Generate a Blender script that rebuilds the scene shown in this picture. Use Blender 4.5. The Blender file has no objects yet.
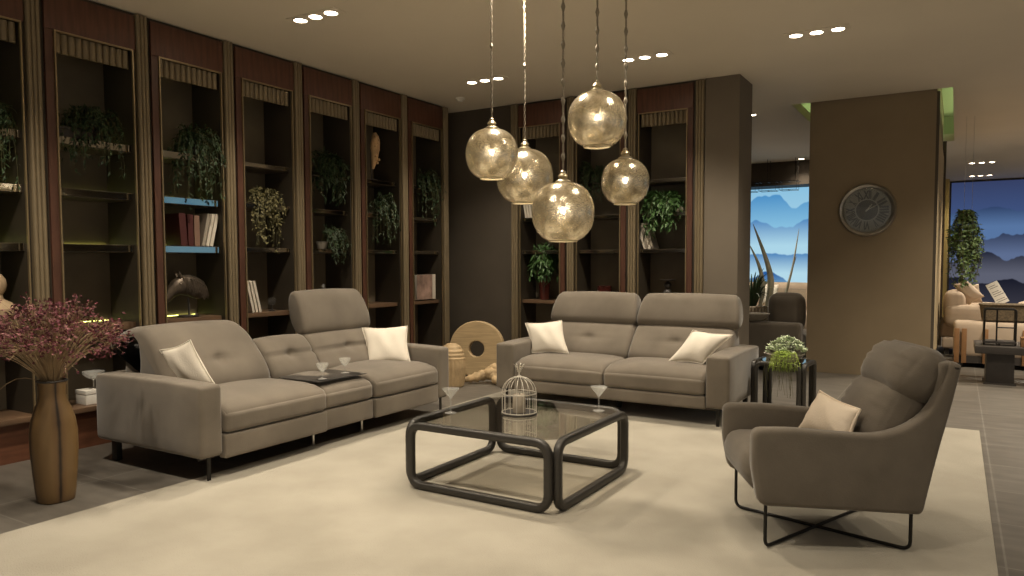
import bpy, bmesh, math, random
from math import sin, cos, pi, radians, sqrt, atan2
from mathutils import Vector, Matrix, Euler

C = bpy.context.scene.collection
H = 3.28          # ceiling height

# ------------------------------------------------------------------ materials
def new_mat(name):
    m = bpy.data.materials.new(name)
    m.use_nodes = True
    nt = m.node_tree
    return m, nt, nt.nodes, nt.links, nt.nodes['Principled BSDF']

def mat(name, col, rough=.5, metal=0., spec=.5, var=0., vscale=6., bump=0., bscale=60., sheen=0., stretch=None, emit=None, estr=0., coat=0.):
    m, nt, N, L, b = new_mat(name)
    b.inputs['Base Color'].default_value = (*col, 1)
    b.inputs['Roughness'].default_value = rough
    b.inputs['Metallic'].default_value = metal
    b.inputs['Specular IOR Level'].default_value = spec
    if sheen:
        b.inputs['Sheen Weight'].default_value = sheen
        b.inputs['Sheen Roughness'].default_value = .4
    if coat:
        b.inputs['Coat Weight'].default_value = coat
    if emit:
        b.inputs['Emission Color'].default_value = (*emit, 1)
        b.inputs['Emission Strength'].default_value = estr
    tc = N.new('ShaderNodeTexCoord')
    src = tc.outputs['Object']
    if stretch:
        mp = N.new('ShaderNodeMapping')
        mp.inputs['Scale'].default_value = stretch
        L.new(src, mp.inputs['Vector'])
        src = mp.outputs['Vector']
    if var:
        n = N.new('ShaderNodeTexNoise')
        n.inputs['Scale'].default_value = vscale
        n.inputs['Detail'].default_value = 4
        L.new(src, n.inputs['Vector'])
        r = N.new('ShaderNodeValToRGB')
        r.color_ramp.elements[0].position = .3
        r.color_ramp.elements[1].position = .7
        r.color_ramp.elements[0].color = (*[c * (1 - var) for c in col], 1)
        r.color_ramp.elements[1].color = (*[min(1, c * (1 + var)) for c in col], 1)
        L.new(n.outputs['Fac'], r.inputs['Fac'])
        L.new(r.outputs['Color'], b.inputs['Base Color'])
    if bump:
        n = N.new('ShaderNodeTexNoise')
        n.inputs['Scale'].default_value = bscale
        n.inputs['Detail'].default_value = 3
        L.new(src, n.inputs['Vector'])
        bp = N.new('ShaderNodeBump')
        bp.inputs['Strength'].default_value = bump
        bp.inputs['Distance'].default_value = .01
        L.new(n.outputs['Fac'], bp.inputs['Height'])
        L.new(bp.outputs['Normal'], b.inputs['Normal'])
    return m

def emission(name, col, strength):
    m = bpy.data.materials.new(name)
    m.use_nodes = True
    N = m.node_tree.nodes
    N.clear()
    e = N.new('ShaderNodeEmission')
    e.inputs[0].default_value = (*col, 1)
    e.inputs[1].default_value = strength
    o = N.new('ShaderNodeOutputMaterial')
    m.node_tree.links.new(e.outputs[0], o.inputs[0])
    return m

def glassy(name, tint, clear=.85, rough=.02, white=0.):
    """thin clear sheet: see-through tint + fresnel gloss (+ a little white for etching and highlights)"""
    m = bpy.data.materials.new(name)
    m.use_nodes = True
    N, L = m.node_tree.nodes, m.node_tree.links
    N.clear()
    t = N.new('ShaderNodeBsdfTransparent')
    t.inputs[0].default_value = (*[c * clear for c in tint], 1)
    g = N.new('ShaderNodeBsdfGlossy')
    g.inputs['Roughness'].default_value = rough
    g.inputs['Color'].default_value = (.9, .9, .9, 1)
    lw = N.new('ShaderNodeLayerWeight')
    lw.inputs['Blend'].default_value = .5
    pw = N.new('ShaderNodeMath'); pw.operation = 'POWER'; pw.inputs[1].default_value = 5
    L.new(lw.outputs['Facing'], pw.inputs[0])
    f = N.new('ShaderNodeMath'); f.operation = 'MULTIPLY_ADD'; f.inputs[1].default_value = .9; f.inputs[2].default_value = .035
    L.new(pw.outputs[0], f.inputs[0])
    mx = N.new('ShaderNodeMixShader')
    L.new(f.outputs[0], mx.inputs[0])
    L.new(t.outputs[0], mx.inputs[1])
    L.new(g.outputs[0], mx.inputs[2])
    out = mx
    if white:
        d = N.new('ShaderNodeBsdfDiffuse')
        d.inputs[0].default_value = (.9, .9, .88, 1)
        m2 = N.new('ShaderNodeMixShader')
        m2.inputs[0].default_value = white
        L.new(mx.outputs[0], m2.inputs[1])
        L.new(d.outputs[0], m2.inputs[2])
        out = m2
    o = N.new('ShaderNodeOutputMaterial')
    L.new(out.outputs[0], o.inputs[0])
    return m

M = {}
M['ceiling'] = mat('ceiling_paint', (.76, .69, .58), .9, spec=.1, var=.02, vscale=1.5)
M['wall_dark'] = mat('dark_wall_paint', (.09, .075, .058), .85, spec=.2, var=.06, vscale=3)
M['wall_taupe'] = mat('taupe_wall_paint', (.165, .138, .106), .8, spec=.25, var=.04, vscale=3)
M['wall_column'] = mat('column_paint', (.27, .21, .135), .75, spec=.25, var=.05, vscale=3)
M['wall_far'] = mat('far_wall_paint', (.42, .33, .20), .8, spec=.2, var=.04)
M['soffit'] = mat('soffit_brown', (.06, .045, .03), .7, var=.1)
M['wood_red'] = mat('red_brown_veneer', (.105, .043, .026), .42, var=.28, vscale=5, stretch=(6, 6, .7))
M['wood_stile'] = mat('stile_veneer', (.085, .036, .022), .42, var=.25, vscale=5, stretch=(6, 6, .7))
M['gold'] = mat('antique_gold_paint', (.23, .18, .11), .45, metal=.3, var=.05, vscale=8)
M['gold_trim'] = mat('thin_brass_trim', (.34, .26, .15), .35, metal=.7)
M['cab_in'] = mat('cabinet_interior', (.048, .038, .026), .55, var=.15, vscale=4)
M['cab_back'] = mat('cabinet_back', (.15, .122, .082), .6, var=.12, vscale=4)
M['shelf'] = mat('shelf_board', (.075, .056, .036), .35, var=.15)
M['shelf_base'] = mat('base_shelf_board', (.14, .085, .05), .4, var=.2, vscale=5)
M['mirror'] = mat('mirrored_shelf_edge', (.42, .40, .35), .08, metal=1.)
M['plinth'] = mat('plinth_veneer', (.14, .055, .028), .45, var=.25, vscale=5, stretch=(1, 1, 5))
M['led'] = emission('shelf_led_strip', (.78, .80, .20), 9.)
M['led_green'] = emission('cove_led_strip', (.66, .86, .46), 6.)
M['cove'] = mat('cove_paint', (.55, .58, .40), .8, spec=.1)
M['lamp_disc'] = emission('spot_lamp_lens', (1., .84, .62), 26.)
M['white_metal'] = mat('white_enamel', (.75, .72, .66), .4)
M['sofa'] = mat('taupe_velvet', (.155, .132, .105), .9, spec=.15, var=.15, vscale=3.5, bump=.16, bscale=160, sheen=.35)
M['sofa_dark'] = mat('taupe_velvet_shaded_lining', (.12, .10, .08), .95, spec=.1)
M['chair'] = mat('grey_brown_velvet', (.150, .128, .102), .9, spec=.15, var=.12, vscale=6, bump=.16, bscale=160, sheen=.3)
M['cushion'] = mat('cream_cotton', (.72, .665, .575), .9, spec=.1, var=.04, vscale=9, bump=.18, bscale=120)
M['cushion_pink'] = mat('blush_cotton', (.78, .67, .54), .9, spec=.1, var=.05, vscale=9, bump=.18, bscale=120)
M['black'] = mat('black_metal', (.02, .018, .016), .38, metal=.6)
M['gunmetal'] = mat('gunmetal_tube', (.042, .038, .033), .42, metal=.3)
M['chrome'] = mat('brushed_steel', (.55, .53, .5), .28, metal=1.)
M['tray'] = mat('dark_tray', (.035, .032, .03), .3)
M['smoke_glass'] = glassy('smoked_glass', (.93, .91, .87), .80, .015)
M['clear_glass'] = glassy('clear_glass', (.99, .99, .98), .99, .02, .13)  # white mixed in to stand for highlights on the glass
M['etched_glass'] = glassy('etched_glass', (.97, .97, .95), .97, .05, .16)
M['pane'] = glassy('thin_pane', (.93, .95, .95), .97, .02, .015)
M['wire_white'] = mat('pale_wire', (.62, .58, .5), .4, metal=.3)
M['candle'] = mat('grey_candle', (.36, .31, .24), .7, var=.08, vscale=20)
M['leaf_dark'] = mat('dark_green_leaf', (.026, .052, .018), .55, var=.45, vscale=14)
M['leaf_mid'] = mat('mid_green_leaf', (.045, .105, .025), .5, var=.4, vscale=14)
M['leaf_fresh'] = mat('fresh_green_leaf', (.10, .16, .05), .5, var=.45, vscale=14)
M['leaf_olive'] = mat('dry_olive_leaf', (.13, .115, .045), .65, var=.4, vscale=18)
M['leaf_pale'] = mat('pale_sage_leaf', (.55, .62, .44), .6, var=.25, vscale=30)
M['leaf_lime'] = mat('lime_sprig', (.38, .50, .10), .55, var=.25, vscale=30)
M['leaf_grey'] = mat('grey_green_blade', (.62, .60, .48), .5, var=.2, vscale=6)
M['stem'] = mat('green_brown_stem', (.09, .085, .035), .7)
M['straw'] = mat('straw_stem', (.27, .19, .105), .8, var=.3, vscale=10)
M['bud'] = mat('maroon_blossom', (.105, .02, .03), .8, var=.5, vscale=22)
M['bud_pink'] = mat('dusty_pink_blossom', (.26, .11, .11), .8, var=.3, vscale=22)
M['pot_dark'] = mat('dark_pot', (.05, .03, .022), .4)
M['pot_red'] = mat('oxblood_ceramic', (.07, .016, .012), .25, var=.2)
M['pot_grey'] = mat('stone_bowl', (.30, .27, .22), .7, var=.2, vscale=15)
M['paper'] = mat('paper_block', (.68, .62, .53), .8)
M['book_white'] = mat('white_book_cover', (.64, .58, .49), .6)
M['book_grey'] = mat('grey_book_cover', (.30, .26, .21), .6)
M['book_red'] = mat('dark_red_book_cover', (.062, .013, .012), .5)
M['book_brown'] = mat('brown_book_cover', (.20, .12, .085), .5)
M['book_print'] = mat('brown_pink_photo_cover', (.30, .20, .16), .5, var=.55, vscale=7)
M['bronze'] = mat('dark_bronze', (.10, .078, .058), .42, metal=.55, var=.4, vscale=18)
M['ivory'] = mat('carved_ivory_resin', (.58, .38, .20), .6, var=.25, vscale=14, bump=.4, bscale=40)
M['pale_stone'] = mat('pale_plaster', (.42, .31, .19), .8, var=.2, vscale=10)
M['bamboo'] = mat('laminated_bamboo', (.47, .345, .19), .55, var=.14, vscale=5, stretch=(1, 1, 14))
M['bamboo2'] = mat('ribbed_bamboo', (.47, .34, .19), .6, var=.16, vscale=8)
M['drift'] = mat('driftwood', (.50, .36, .20), .75, var=.35, vscale=12, bump=.6, bscale=25)
M['beige'] = mat('beige_upholstery', (.46, .37, .285), .9, spec=.1, var=.07, vscale=5, bump=.1)
M['amber_wood'] = mat('amber_wood', (.25, .13, .055), .5, var=.2)
M['dark_wood'] = mat('near_black_wood', (.04, .034, .03), .45, var=.15)
M['wicker'] = mat('dark_wicker', (.13, .095, .055), .7, var=.4, vscale=50)
M['jamb'] = mat('yellow_lit_jamb', (.62, .46, .16), .6)
M['silver'] = mat('aged_silver', (.42, .40, .36), .32, metal=.85, var=.12, vscale=12)
M['dial'] = mat('clock_dial', (.27, .25, .215), .6, var=.1, vscale=10)
M['dial_dark'] = mat('clock_centre', (.03, .027, .023), .5, var=.4, vscale=22)
M['numeral'] = mat('clock_numeral_black', (.02, .018, .015), .5)
M['hand'] = mat('clock_hand_cream', (.62, .58, .5), .5)
M['print_ink'] = mat('printed_ink', (.12, .11, .10), .6)
M['blue_gloss'] = mat('blue_gloss', (.03, .13, .42), .15)
M['seat_seam'] = mat('seam_thread', (.10, .082, .066), .95, spec=.1)

# rug
def rug_mat():
    m, nt, N, L, b = new_mat('cream_wool_rug')
    tc = N.new('ShaderNodeTexCoord')
    a = N.new('ShaderNodeTexNoise'); a.inputs['Scale'].default_value = 2.2; a.inputs['Detail'].default_value = 6
    L.new(tc.outputs['Object'], a.inputs['Vector'])
    r = N.new('ShaderNodeValToRGB')
    r.color_ramp.elements[0].position = .35; r.color_ramp.elements[1].position = .68
    r.color_ramp.elements[0].color = (.315, .287, .231, 1); r.color_ramp.elements[1].color = (.385, .354, .29, 1)
    L.new(a.outputs['Fac'], r.inputs['Fac']); L.new(r.outputs['Color'], b.inputs['Base Color'])
    b.inputs['Roughness'].default_value = .95; b.inputs['Specular IOR Level'].default_value = .05
    b.inputs['Sheen Weight'].default_value = .2
    f = N.new('ShaderNodeTexNoise'); f.inputs['Scale'].default_value = 140; f.inputs['Detail'].default_value = 2
    L.new(tc.outputs['Object'], f.inputs['Vector'])
    bp = N.new('ShaderNodeBump'); bp.inputs['Strength'].default_value = .35; bp.inputs['Distance'].default_value = .01
    L.new(f.outputs['Fac'], bp.inputs['Height']); L.new(bp.outputs['Normal'], b.inputs['Normal'])
    return m
M['rug'] = rug_mat()

def tile_mat():
    m, nt, N, L, b = new_mat('grey_stone_tile')
    tc = N.new('ShaderNodeTexCoord')
    mp = N.new('ShaderNodeMapping'); mp.inputs['Location'].default_value = (.98, -.62, 0)
    L.new(tc.outputs['Object'], mp.inputs['Vector'])
    br = N.new('ShaderNodeTexBrick')
    br.offset = 0; br.squash = 1
    br.inputs['Scale'].default_value = 1
    br.inputs['Brick Width'].default_value = 1.2
    br.inputs['Row Height'].default_value = .645
    br.inputs['Mortar Size'].default_value = .005
    br.inputs['Color1'].default_value = (.125, .111, .094, 1)
    br.inputs['Color2'].default_value = (.145, .131, .112, 1)
    br.inputs['Mortar'].default_value = (.205, .19, .165, 1)
    L.new(mp.outputs['Vector'], br.inputs['Vector'])
    n = N.new('ShaderNodeTexNoise'); n.inputs['Scale'].default_value = 3.5; n.inputs['Detail'].default_value = 7
    mp2 = N.new('ShaderNodeMapping'); mp2.inputs['Scale'].default_value = (1, 3, 1)
    L.new(tc.outputs['Object'], mp2.inputs['Vector']); L.new(mp2.outputs['Vector'], n.inputs['Vector'])
    r = N.new('ShaderNodeValToRGB')
    r.color_ramp.elements[0].position = .3; r.color_ramp.elements[1].position = .75
    r.color_ramp.elements[0].color = (.72, .72, .72, 1); r.color_ramp.elements[1].color = (1.2, 1.2, 1.2, 1)
    L.new(n.outputs['Fac'], r.inputs['Fac'])
    mx = N.new('ShaderNodeMix'); mx.data_type = 'RGBA'; mx.blend_type = 'MULTIPLY'; mx.inputs[0].default_value = 1
    L.new(br.outputs['Color'], mx.inputs[6]); L.new(r.outputs['Color'], mx.inputs[7])
    L.new(mx.outputs[2], b.inputs['Base Color'])
    b.inputs['Roughness'].default_value = .42; b.inputs['Specular IOR Level'].default_value = .4
    return m
M['tile'] = tile_mat()

def globe_mat(name, band):
    """antiqued mercury glass: silver-gold film, scratched through in fine specks"""
    m = bpy.data.materials.new(name); m.use_nodes = True
    N, L = m.node_tree.nodes, m.node_tree.links
    b = N['Principled BSDF']
    tc = N.new('ShaderNodeTexCoord')
    big = N.new('ShaderNodeTexNoise'); big.inputs['Scale'].default_value = 8; big.inputs['Detail'].default_value = 7; big.inputs['Roughness'].default_value = .65
    L.new(tc.outputs['Object'], big.inputs['Vector'])
    cr = N.new('ShaderNodeValToRGB')
    cr.color_ramp.elements[0].position = .40; cr.color_ramp.elements[1].position = .60
    cr.color_ramp.elements[0].color = (.33, .27, .165, 1); cr.color_ramp.elements[1].color = (.86, .80, .66, 1)
    L.new(big.outputs['Fac'], cr.inputs['Fac']); L.new(cr.outputs['Color'], b.inputs['Base Color'])
    b.inputs['Metallic'].default_value = .95
    b.inputs['Roughness'].default_value = .19
    mp = N.new('ShaderNodeMapping'); mp.inputs['Scale'].default_value = (1, 1, 2.6)
    L.new(tc.outputs['Object'], mp.inputs['Vector'])
    fine = N.new('ShaderNodeTexNoise'); fine.inputs['Scale'].default_value = 95; fine.inputs['Detail'].default_value = 3
    L.new(mp.outputs['Vector'], fine.inputs['Vector'])
    # specks are denser round the waist of the globe
    sx = N.new('ShaderNodeSeparateXYZ'); L.new(tc.outputs['Object'], sx.inputs[0])
    sub = N.new('ShaderNodeMath'); sub.operation = 'SUBTRACT'; sub.inputs[1].default_value = band
    L.new(sx.outputs['Z'], sub.inputs[0])
    ab = N.new('ShaderNodeMath'); ab.operation = 'ABSOLUTE'; L.new(sub.outputs[0], ab.inputs[0])
    w = N.new('ShaderNodeMapRange'); w.inputs['From Min'].default_value = .0; w.inputs['From Max'].default_value = .085
    w.inputs['To Min'].default_value = .13; w.inputs['To Max'].default_value = -.05
    L.new(ab.outputs[0], w.inputs['Value'])
    add = N.new('ShaderNodeMath'); add.operation = 'ADD'
    L.new(fine.outputs['Fac'], add.inputs[0]); L.new(w.outputs[0], add.inputs[1])
    dk = N.new('ShaderNodeMapRange'); dk.inputs['From Min'].default_value = .50; dk.inputs['From Max'].default_value = .64
    dk.inputs['To Max'].default_value = .85
    L.new(add.outputs[0], dk.inputs['Value'])
    cm = N.new('ShaderNodeMix'); cm.data_type = 'RGBA'; cm.inputs[7].default_value = (.16, .15, .14, 1)
    L.new(dk.outputs[0], cm.inputs[0]); L.new(cr.outputs['Color'], cm.inputs[6]); L.new(cm.outputs[2], b.inputs['Base Color'])
    al = N.new('ShaderNodeMapRange'); al.inputs['From Min'].default_value = .58; al.inputs['From Max'].default_value = .72
    al.inputs['To Min'].default_value = .975; al.inputs['To Max'].default_value = .68
    L.new(add.outputs[0], al.inputs['Value']); L.new(al.outputs[0], b.inputs['Alpha'])
    tr = N.new('ShaderNodeBsdfTranslucent'); tr.inputs[0].default_value = (.85, .70, .45, 1)
    mx = N.new('ShaderNodeMixShader'); mx.inputs[0].default_value = .06
    out = N['Material Output']
    L.new(b.outputs[0], mx.inputs[1]); L.new(tr.outputs[0], mx.inputs[2]); L.new(mx.outputs[0], out.inputs[0])
    bp = N.new('ShaderNodeBump'); bp.inputs['Strength'].default_value = .22; bp.inputs['Distance'].default_value = .004
    L.new(fine.outputs['Fac'], bp.inputs['Height']); L.new(bp.outputs['Normal'], b.inputs['Normal'])
    return m
M['globe'] = globe_mat('mercury_glass', 0.)
M['rim_brass'] = mat('pale_rolled_rim', (.72, .62, .42), .5, metal=.15)
M['bulb'] = emission('lit_bulb', (1., .88, .68), 30.)
M['finial'] = mat('silver_gilt_metal', (.62, .54, .38), .3, metal=.95)
M['cord'] = mat('twisted_cord', (.30, .26, .20), .5, metal=.4)

def vase_mat():
    m, nt, N, L, b = new_mat('stitched_amber_leather')
    tc = N.new('ShaderNodeTexCoord')
    sx = N.new('ShaderNodeSeparateXYZ'); L.new(tc.outputs['Object'], sx.inputs[0])
    at = N.new('ShaderNodeMath'); at.operation = 'ARCTAN2'
    L.new(sx.outputs['Y'], at.inputs[0]); L.new(sx.outputs['X'], at.inputs[1])
    n = N.new('ShaderNodeTexNoise'); n.inputs['Scale'].default_value = 16; n.inputs['Detail'].default_value = 5
    L.new(tc.outputs['Object'], n.inputs['Vector'])
    # four vertical seams
    sc = N.new('ShaderNodeMath'); sc.operation = 'MULTIPLY_ADD'; sc.inputs[1].default_value = 2.0; sc.inputs[2].default_value = .45
    L.new(at.outputs[0], sc.inputs[0])
    si = N.new('ShaderNodeMath'); si.operation = 'SINE'; L.new(sc.outputs[0], si.inputs[0])
    ab = N.new('ShaderNodeMath'); ab.operation = 'ABSOLUTE'; L.new(si.outputs[0], ab.inputs[0])
    ad = N.new('ShaderNodeMath'); ad.operation = 'MULTIPLY_ADD'; ad.inputs[1].default_value = .22
    L.new(n.outputs['Fac'], ad.inputs[0]); L.new(ab.outputs[0], ad.inputs[2])
    r = N.new('ShaderNodeValToRGB')
    e = r.color_ramp.elements
    e[0].position = .15; e[0].color = (.018, .01, .005, 1)
    e[1].position = .38; e[1].color = (.125, .07, .028, 1)
    k = e.new(.75); k.color = (.160, .096, .038, 1)
    L.new(ad.outputs[0], r.inputs['Fac']); L.new(r.outputs['Color'], b.inputs['Base Color'])
    b.inputs['Roughness'].default_value = .45
    return m
M['vase'] = vase_mat()

def mural_mat(name, sky_top, sky_low, ridges, strength):
    """printed light-box photograph: misty mountain ridges. ridges = (height, amp, freq, seed, colour, mist colour, fade)"""
    m = bpy.data.materials.new(name); m.use_nodes = True
    N, L = m.node_tree.nodes, m.node_tree.links
    N.clear()
    tc = N.new('ShaderNodeTexCoord')
    sx = N.new('ShaderNodeSeparateXYZ'); L.new(tc.outputs['Generated'], sx.inputs[0])
    g = N.new('ShaderNodeMapRange'); g.inputs['From Min'].default_value = .5; g.inputs['From Max'].default_value = 1
    L.new(sx.outputs['Z'], g.inputs['Value'])
    mx = N.new('ShaderNodeMix'); mx.data_type = 'RGBA'
    mx.inputs[6].default_value = (*sky_low, 1); mx.inputs[7].default_value = (*sky_top, 1)
    L.new(g.outputs[0], mx.inputs[0])
    cur = mx.outputs[2]
    for (h, a, f, sd, col, mist, fade) in ridges:
        cm = N.new('ShaderNodeCombineXYZ'); cm.inputs['Y'].default_value = sd
        mu = N.new('ShaderNodeMath'); mu.operation = 'MULTIPLY'; mu.inputs[1].default_value = f
        L.new(sx.outputs['X'], mu.inputs[0]); L.new(mu.outputs[0], cm.inputs['X'])
        n = N.new('ShaderNodeTexNoise'); n.inputs['Scale'].default_value = 1; n.inputs['Detail'].default_value = 3.5; n.inputs['Roughness'].default_value = .42
        L.new(cm.outputs[0], n.inputs['Vector'])
        hh = N.new('ShaderNodeMath'); hh.operation = 'MULTIPLY_ADD'; hh.inputs[1].default_value = a * 2; hh.inputs[2].default_value = h - a
        L.new(n.outputs['Fac'], hh.inputs[0])
        d = N.new('ShaderNodeMath'); d.operation = 'SUBTRACT'
        L.new(hh.outputs[0], d.inputs[0]); L.new(sx.outputs['Z'], d.inputs[1])
        mk = N.new('ShaderNodeMapRange'); mk.inputs['From Min'].default_value = -.003; mk.inputs['From Max'].default_value = .006
        L.new(d.outputs[0], mk.inputs['Value'])
        fd = N.new('ShaderNodeMapRange'); fd.inputs['From Min'].default_value = 0; fd.inputs['From Max'].default_value = fade
        d2 = N.new('ShaderNodeMath'); d2.operation = 'SUBTRACT'; d2.inputs[0].default_value = h + a * .35
        L.new(sx.outputs['Z'], d2.inputs[1]); L.new(d2.outputs[0], fd.inputs['Value'])
        rc = N.new('ShaderNodeMix'); rc.data_type = 'RGBA'
        rc.inputs[6].default_value = (*col, 1); rc.inputs[7].default_value = (*mist, 1)
        L.new(fd.outputs[0], rc.inputs[0])
        nx = N.new('ShaderNodeMix'); nx.data_type = 'RGBA'
        L.new(mk.outputs[0], nx.inputs[0]); L.new(cur, nx.inputs[6]); L.new(rc.outputs[2], nx.inputs[7])
        cur = nx.outputs[2]
    e = N.new('ShaderNodeEmission'); e.inputs[1].default_value = strength
    L.new(cur, e.inputs[0])
    o = N.new('ShaderNodeOutputMaterial'); L.new(e.outputs[0], o.inputs[0])
    return m
M['mural_bright'] = mural_mat('bright_misty_mountain_print', (.26, .58, .84), (.50, .80, .95), [
    (.83, .17, 3.6, 1.7, (.07, .30, .64), (.30, .64, .88), .26),
    (.68, .15, 4.6, 5.2, (.035, .20, .54), (.48, .78, .94), .20),
    (.47, .08, 5., 9.1, (.025, .19, .52), (.52, .80, .94), .15),
    (.31, .12, 4.2, 14.3, (.01, .10, .36), (.32, .62, .84), .14)], .85)
M['mural_deep'] = mural_mat('deep_misty_mountain_print', (.05, .07, .17), (.085, .16, .40), [
    (.79, .11, 6.4, 2.2, (.030, .055, .15), (.13, .24, .48), .16),
    (.60, .15, 8.4, 6.8, (.020, .030, .075), (.15, .21, .38), .19),
    (.43, .17, 7.2, 11.5, (.014, .018, .04), (.15, .16, .22), .17),
    (.27, .08, 8., 17.4, (.010, .012, .026), (.05, .05, .07), .2)], .72)

# ------------------------------------------------------------------ mesh helpers
class MB:
    """collects geometry and links it as ONE mesh object"""
    def __init__(s):
        s.v, s.f = [], []
    def add(s, vs, fs):
        o = len(s.v)
        s.v += [tuple(p) for p in vs]
        s.f += [tuple(i + o for i in f) for f in fs]
        return s
    def box(s, x0, x1, y0, y1, z0, z1, bev=0.):
        if bev:
            bm = bmesh.new()
            bmesh.ops.create_cube(bm, size=1)
            for q in bm.verts:
                q.co = Vector(((x0 + x1) / 2 + q.co.x * (x1 - x0), (y0 + y1) / 2 + q.co.y * (y1 - y0), (z0 + z1) / 2 + q.co.z * (z1 - z0)))
            bmesh.ops.bevel(bm, geom=bm.edges[:], offset=bev, segments=2, profile=.6, affect='EDGES')
            bm.verts.index_update()
            s.add([q.co[:] for q in bm.verts], [[q.index for q in f.verts] for f in bm.faces])
            bm.free()
            return s
        v = [(x, y, z) for z in (z0, z1) for y in (y0, y1) for x in (x0, x1)]
        return s.add(v, [(0, 2, 3, 1), (4, 5, 7, 6), (0, 1, 5, 4), (2, 6, 7, 3), (0, 4, 6, 2), (1, 3, 7, 5)])
    def tube(s, path, r, n=8, closed=False, cap=True, square=False):
        P = [Vector(p) for p in path]
        k = len(P)
        rr = r if isinstance(r, (list, tuple)) else [r] * k
        vs, fs = [], []
        up = None
        for i in range(k):
            if closed:
                t = (P[(i + 1) % k] - P[i - 1])
            else:
                t = P[min(i + 1, k - 1)] - P[max(i - 1, 0)]
            t = t.normalized() if t.length > 1e-9 else Vector((0, 0, 1))
            if up is None:
                up = t.orthogonal().normalized()
                if square:
                    for c in ((0, 0, 1), (0, 1, 0), (1, 0, 0)):
                        q = Vector(c)
                        if abs(q.dot(t)) < .5:
                            up = (q - t * q.dot(t)).normalized(); break
            up = (up - t * up.dot(t))
            up = up.normalized() if up.length > 1e-6 else t.orthogonal().normalized()
            sd = t.cross(up)
            for j in range(n):
                a = 2 * pi * j / n + (pi / n if square else 0)
                vs.append(P[i] + (up * cos(a) + sd * sin(a)) * rr[i])
        for i in range(k if closed else k - 1):
            i2 = (i + 1) % k
            for j in range(n):
                j2 = (j + 1) % n
                fs.append((i * n + j, i * n + j2, i2 * n + j2, i2 * n + j))
        if cap and not closed:
            fs.append(tuple(range(n - 1, -1, -1)))
            fs.append(tuple((k - 1) * n + j for j in range(n)))
        return s.add(vs, fs)
    def lathe(s, prof, n=24, c=(0, 0, 0), ax='z', sq=0., cap=True):
        vs, fs = [], []
        k = len(prof)
        for (r, z) in prof:
            for j in range(n):
                a = 2 * pi * j / n
                q = 1.
                if sq:
                    q = 1 + sq * (cos(4 * a) * -.5 + .0)
                p = (r * q * cos(a), r * q * sin(a), z)
                if ax == 'x': p = (p[2], p[0], p[1])
                if ax == 'y': p = (p[0], p[2], p[1])
                vs.append((c[0] + p[0], c[1] + p[1], c[2] + p[2]))
        for i in range(k - 1):
            for j in range(n):
                j2 = (j + 1) % n
                fs.append((i * n + j, i * n + j2, (i + 1) * n + j2, (i + 1) * n + j))
        if cap and prof[0][0] > 1e-4: fs.append(tuple(range(n - 1, -1, -1)))
        if cap and prof[-1][0] > 1e-4: fs.append(tuple((k - 1) * n + j for j in range(n)))
        return s.add(vs, fs)
    def ball(s, c, r, n=10, sz=1.):
        m = max(4, n // 2)
        return s.lathe([(max(1e-5, r * sin(pi * i / m)), -r * sz * cos(pi * i / m)) for i in range(m + 1)], n, c)
    def leaf(s, p, d, nrm, ln, wd, bend=.15):
        d = Vector(d).normalized(); nrm = Vector(nrm)
        sd = d.cross(nrm)
        sd = sd.normalized() if sd.length > 1e-6 else d.orthogonal().normalized()
        nn = sd.cross(d)
        p = Vector(p)
        a = p + d * ln * .45 + sd * wd * .5 + nn * wd * .12
        b = p + d * ln * .45 - sd * wd * .5 + nn * wd * .12
        t = p + d * ln - nn * ln * bend
        m = p + d * ln * .45
        return s.add([p, a, t, b, m], [(0, 4, 1), (1, 4, 2), (2, 4, 3), (3, 4, 0)])
    def xf(s, mtx):
        s.v = [tuple(mtx @ Vector(p)) for p in s.v]
        return s
    def build(s, name, m, parent=None, loc=(0, 0, 0), rot=(0, 0, 0), sharp=35, smooth=True):
        me = bpy.data.meshes.new(name)
        me.from_pydata(s.v, [], s.f)
        me.validate()
        bm = bmesh.new(); bm.from_mesh(me)
        bmesh.ops.recalc_face_normals(bm, faces=bm.faces[:])
        bm.to_mesh(me); bm.free()
        if smooth:
            me.polygons.foreach_set('use_smooth', [True] * len(me.polygons))
            if sharp:
                me.set_sharp_from_angle(angle=radians(sharp))
        me.materials.append(M[m] if isinstance(m, str) else m)
        o = bpy.data.objects.new(name, me)
        C.objects.link(o)
        o.location = loc; o.rotation_euler = rot
        if parent: o.parent = parent
        return o

def tag(o, label, cat, group=None):
    o['label'] = label; o['category'] = cat
    if group: o['group'] = group
    return o

def thing(name, label, cat, loc=(0, 0, 0), rz=0., group=None):
    o = bpy.data.objects.new(name, None)
    C.objects.link(o)
    o.empty_display_size = .1
    o.location = loc; o.rotation_euler = (0, 0, rz)
    return tag(o, label, cat, group)

def struct(o):
    o['kind'] = 'structure'
    return o

def copy_tree(o, parent=None):
    c = o.copy(); C.objects.link(c)
    if parent: c.parent = parent
    for ch in list(o.children):
        copy_tree(ch, c)
    return c

def ticks(h, r, mid):
    e = [-h, -h + r * .12, -h + r * .4, -h + r]
    span = 2 * (h - r)
    m = [-h + r + span * i / mid for i in range(1, mid)]
    return e + m + [-q for q in reversed(e)]

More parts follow.
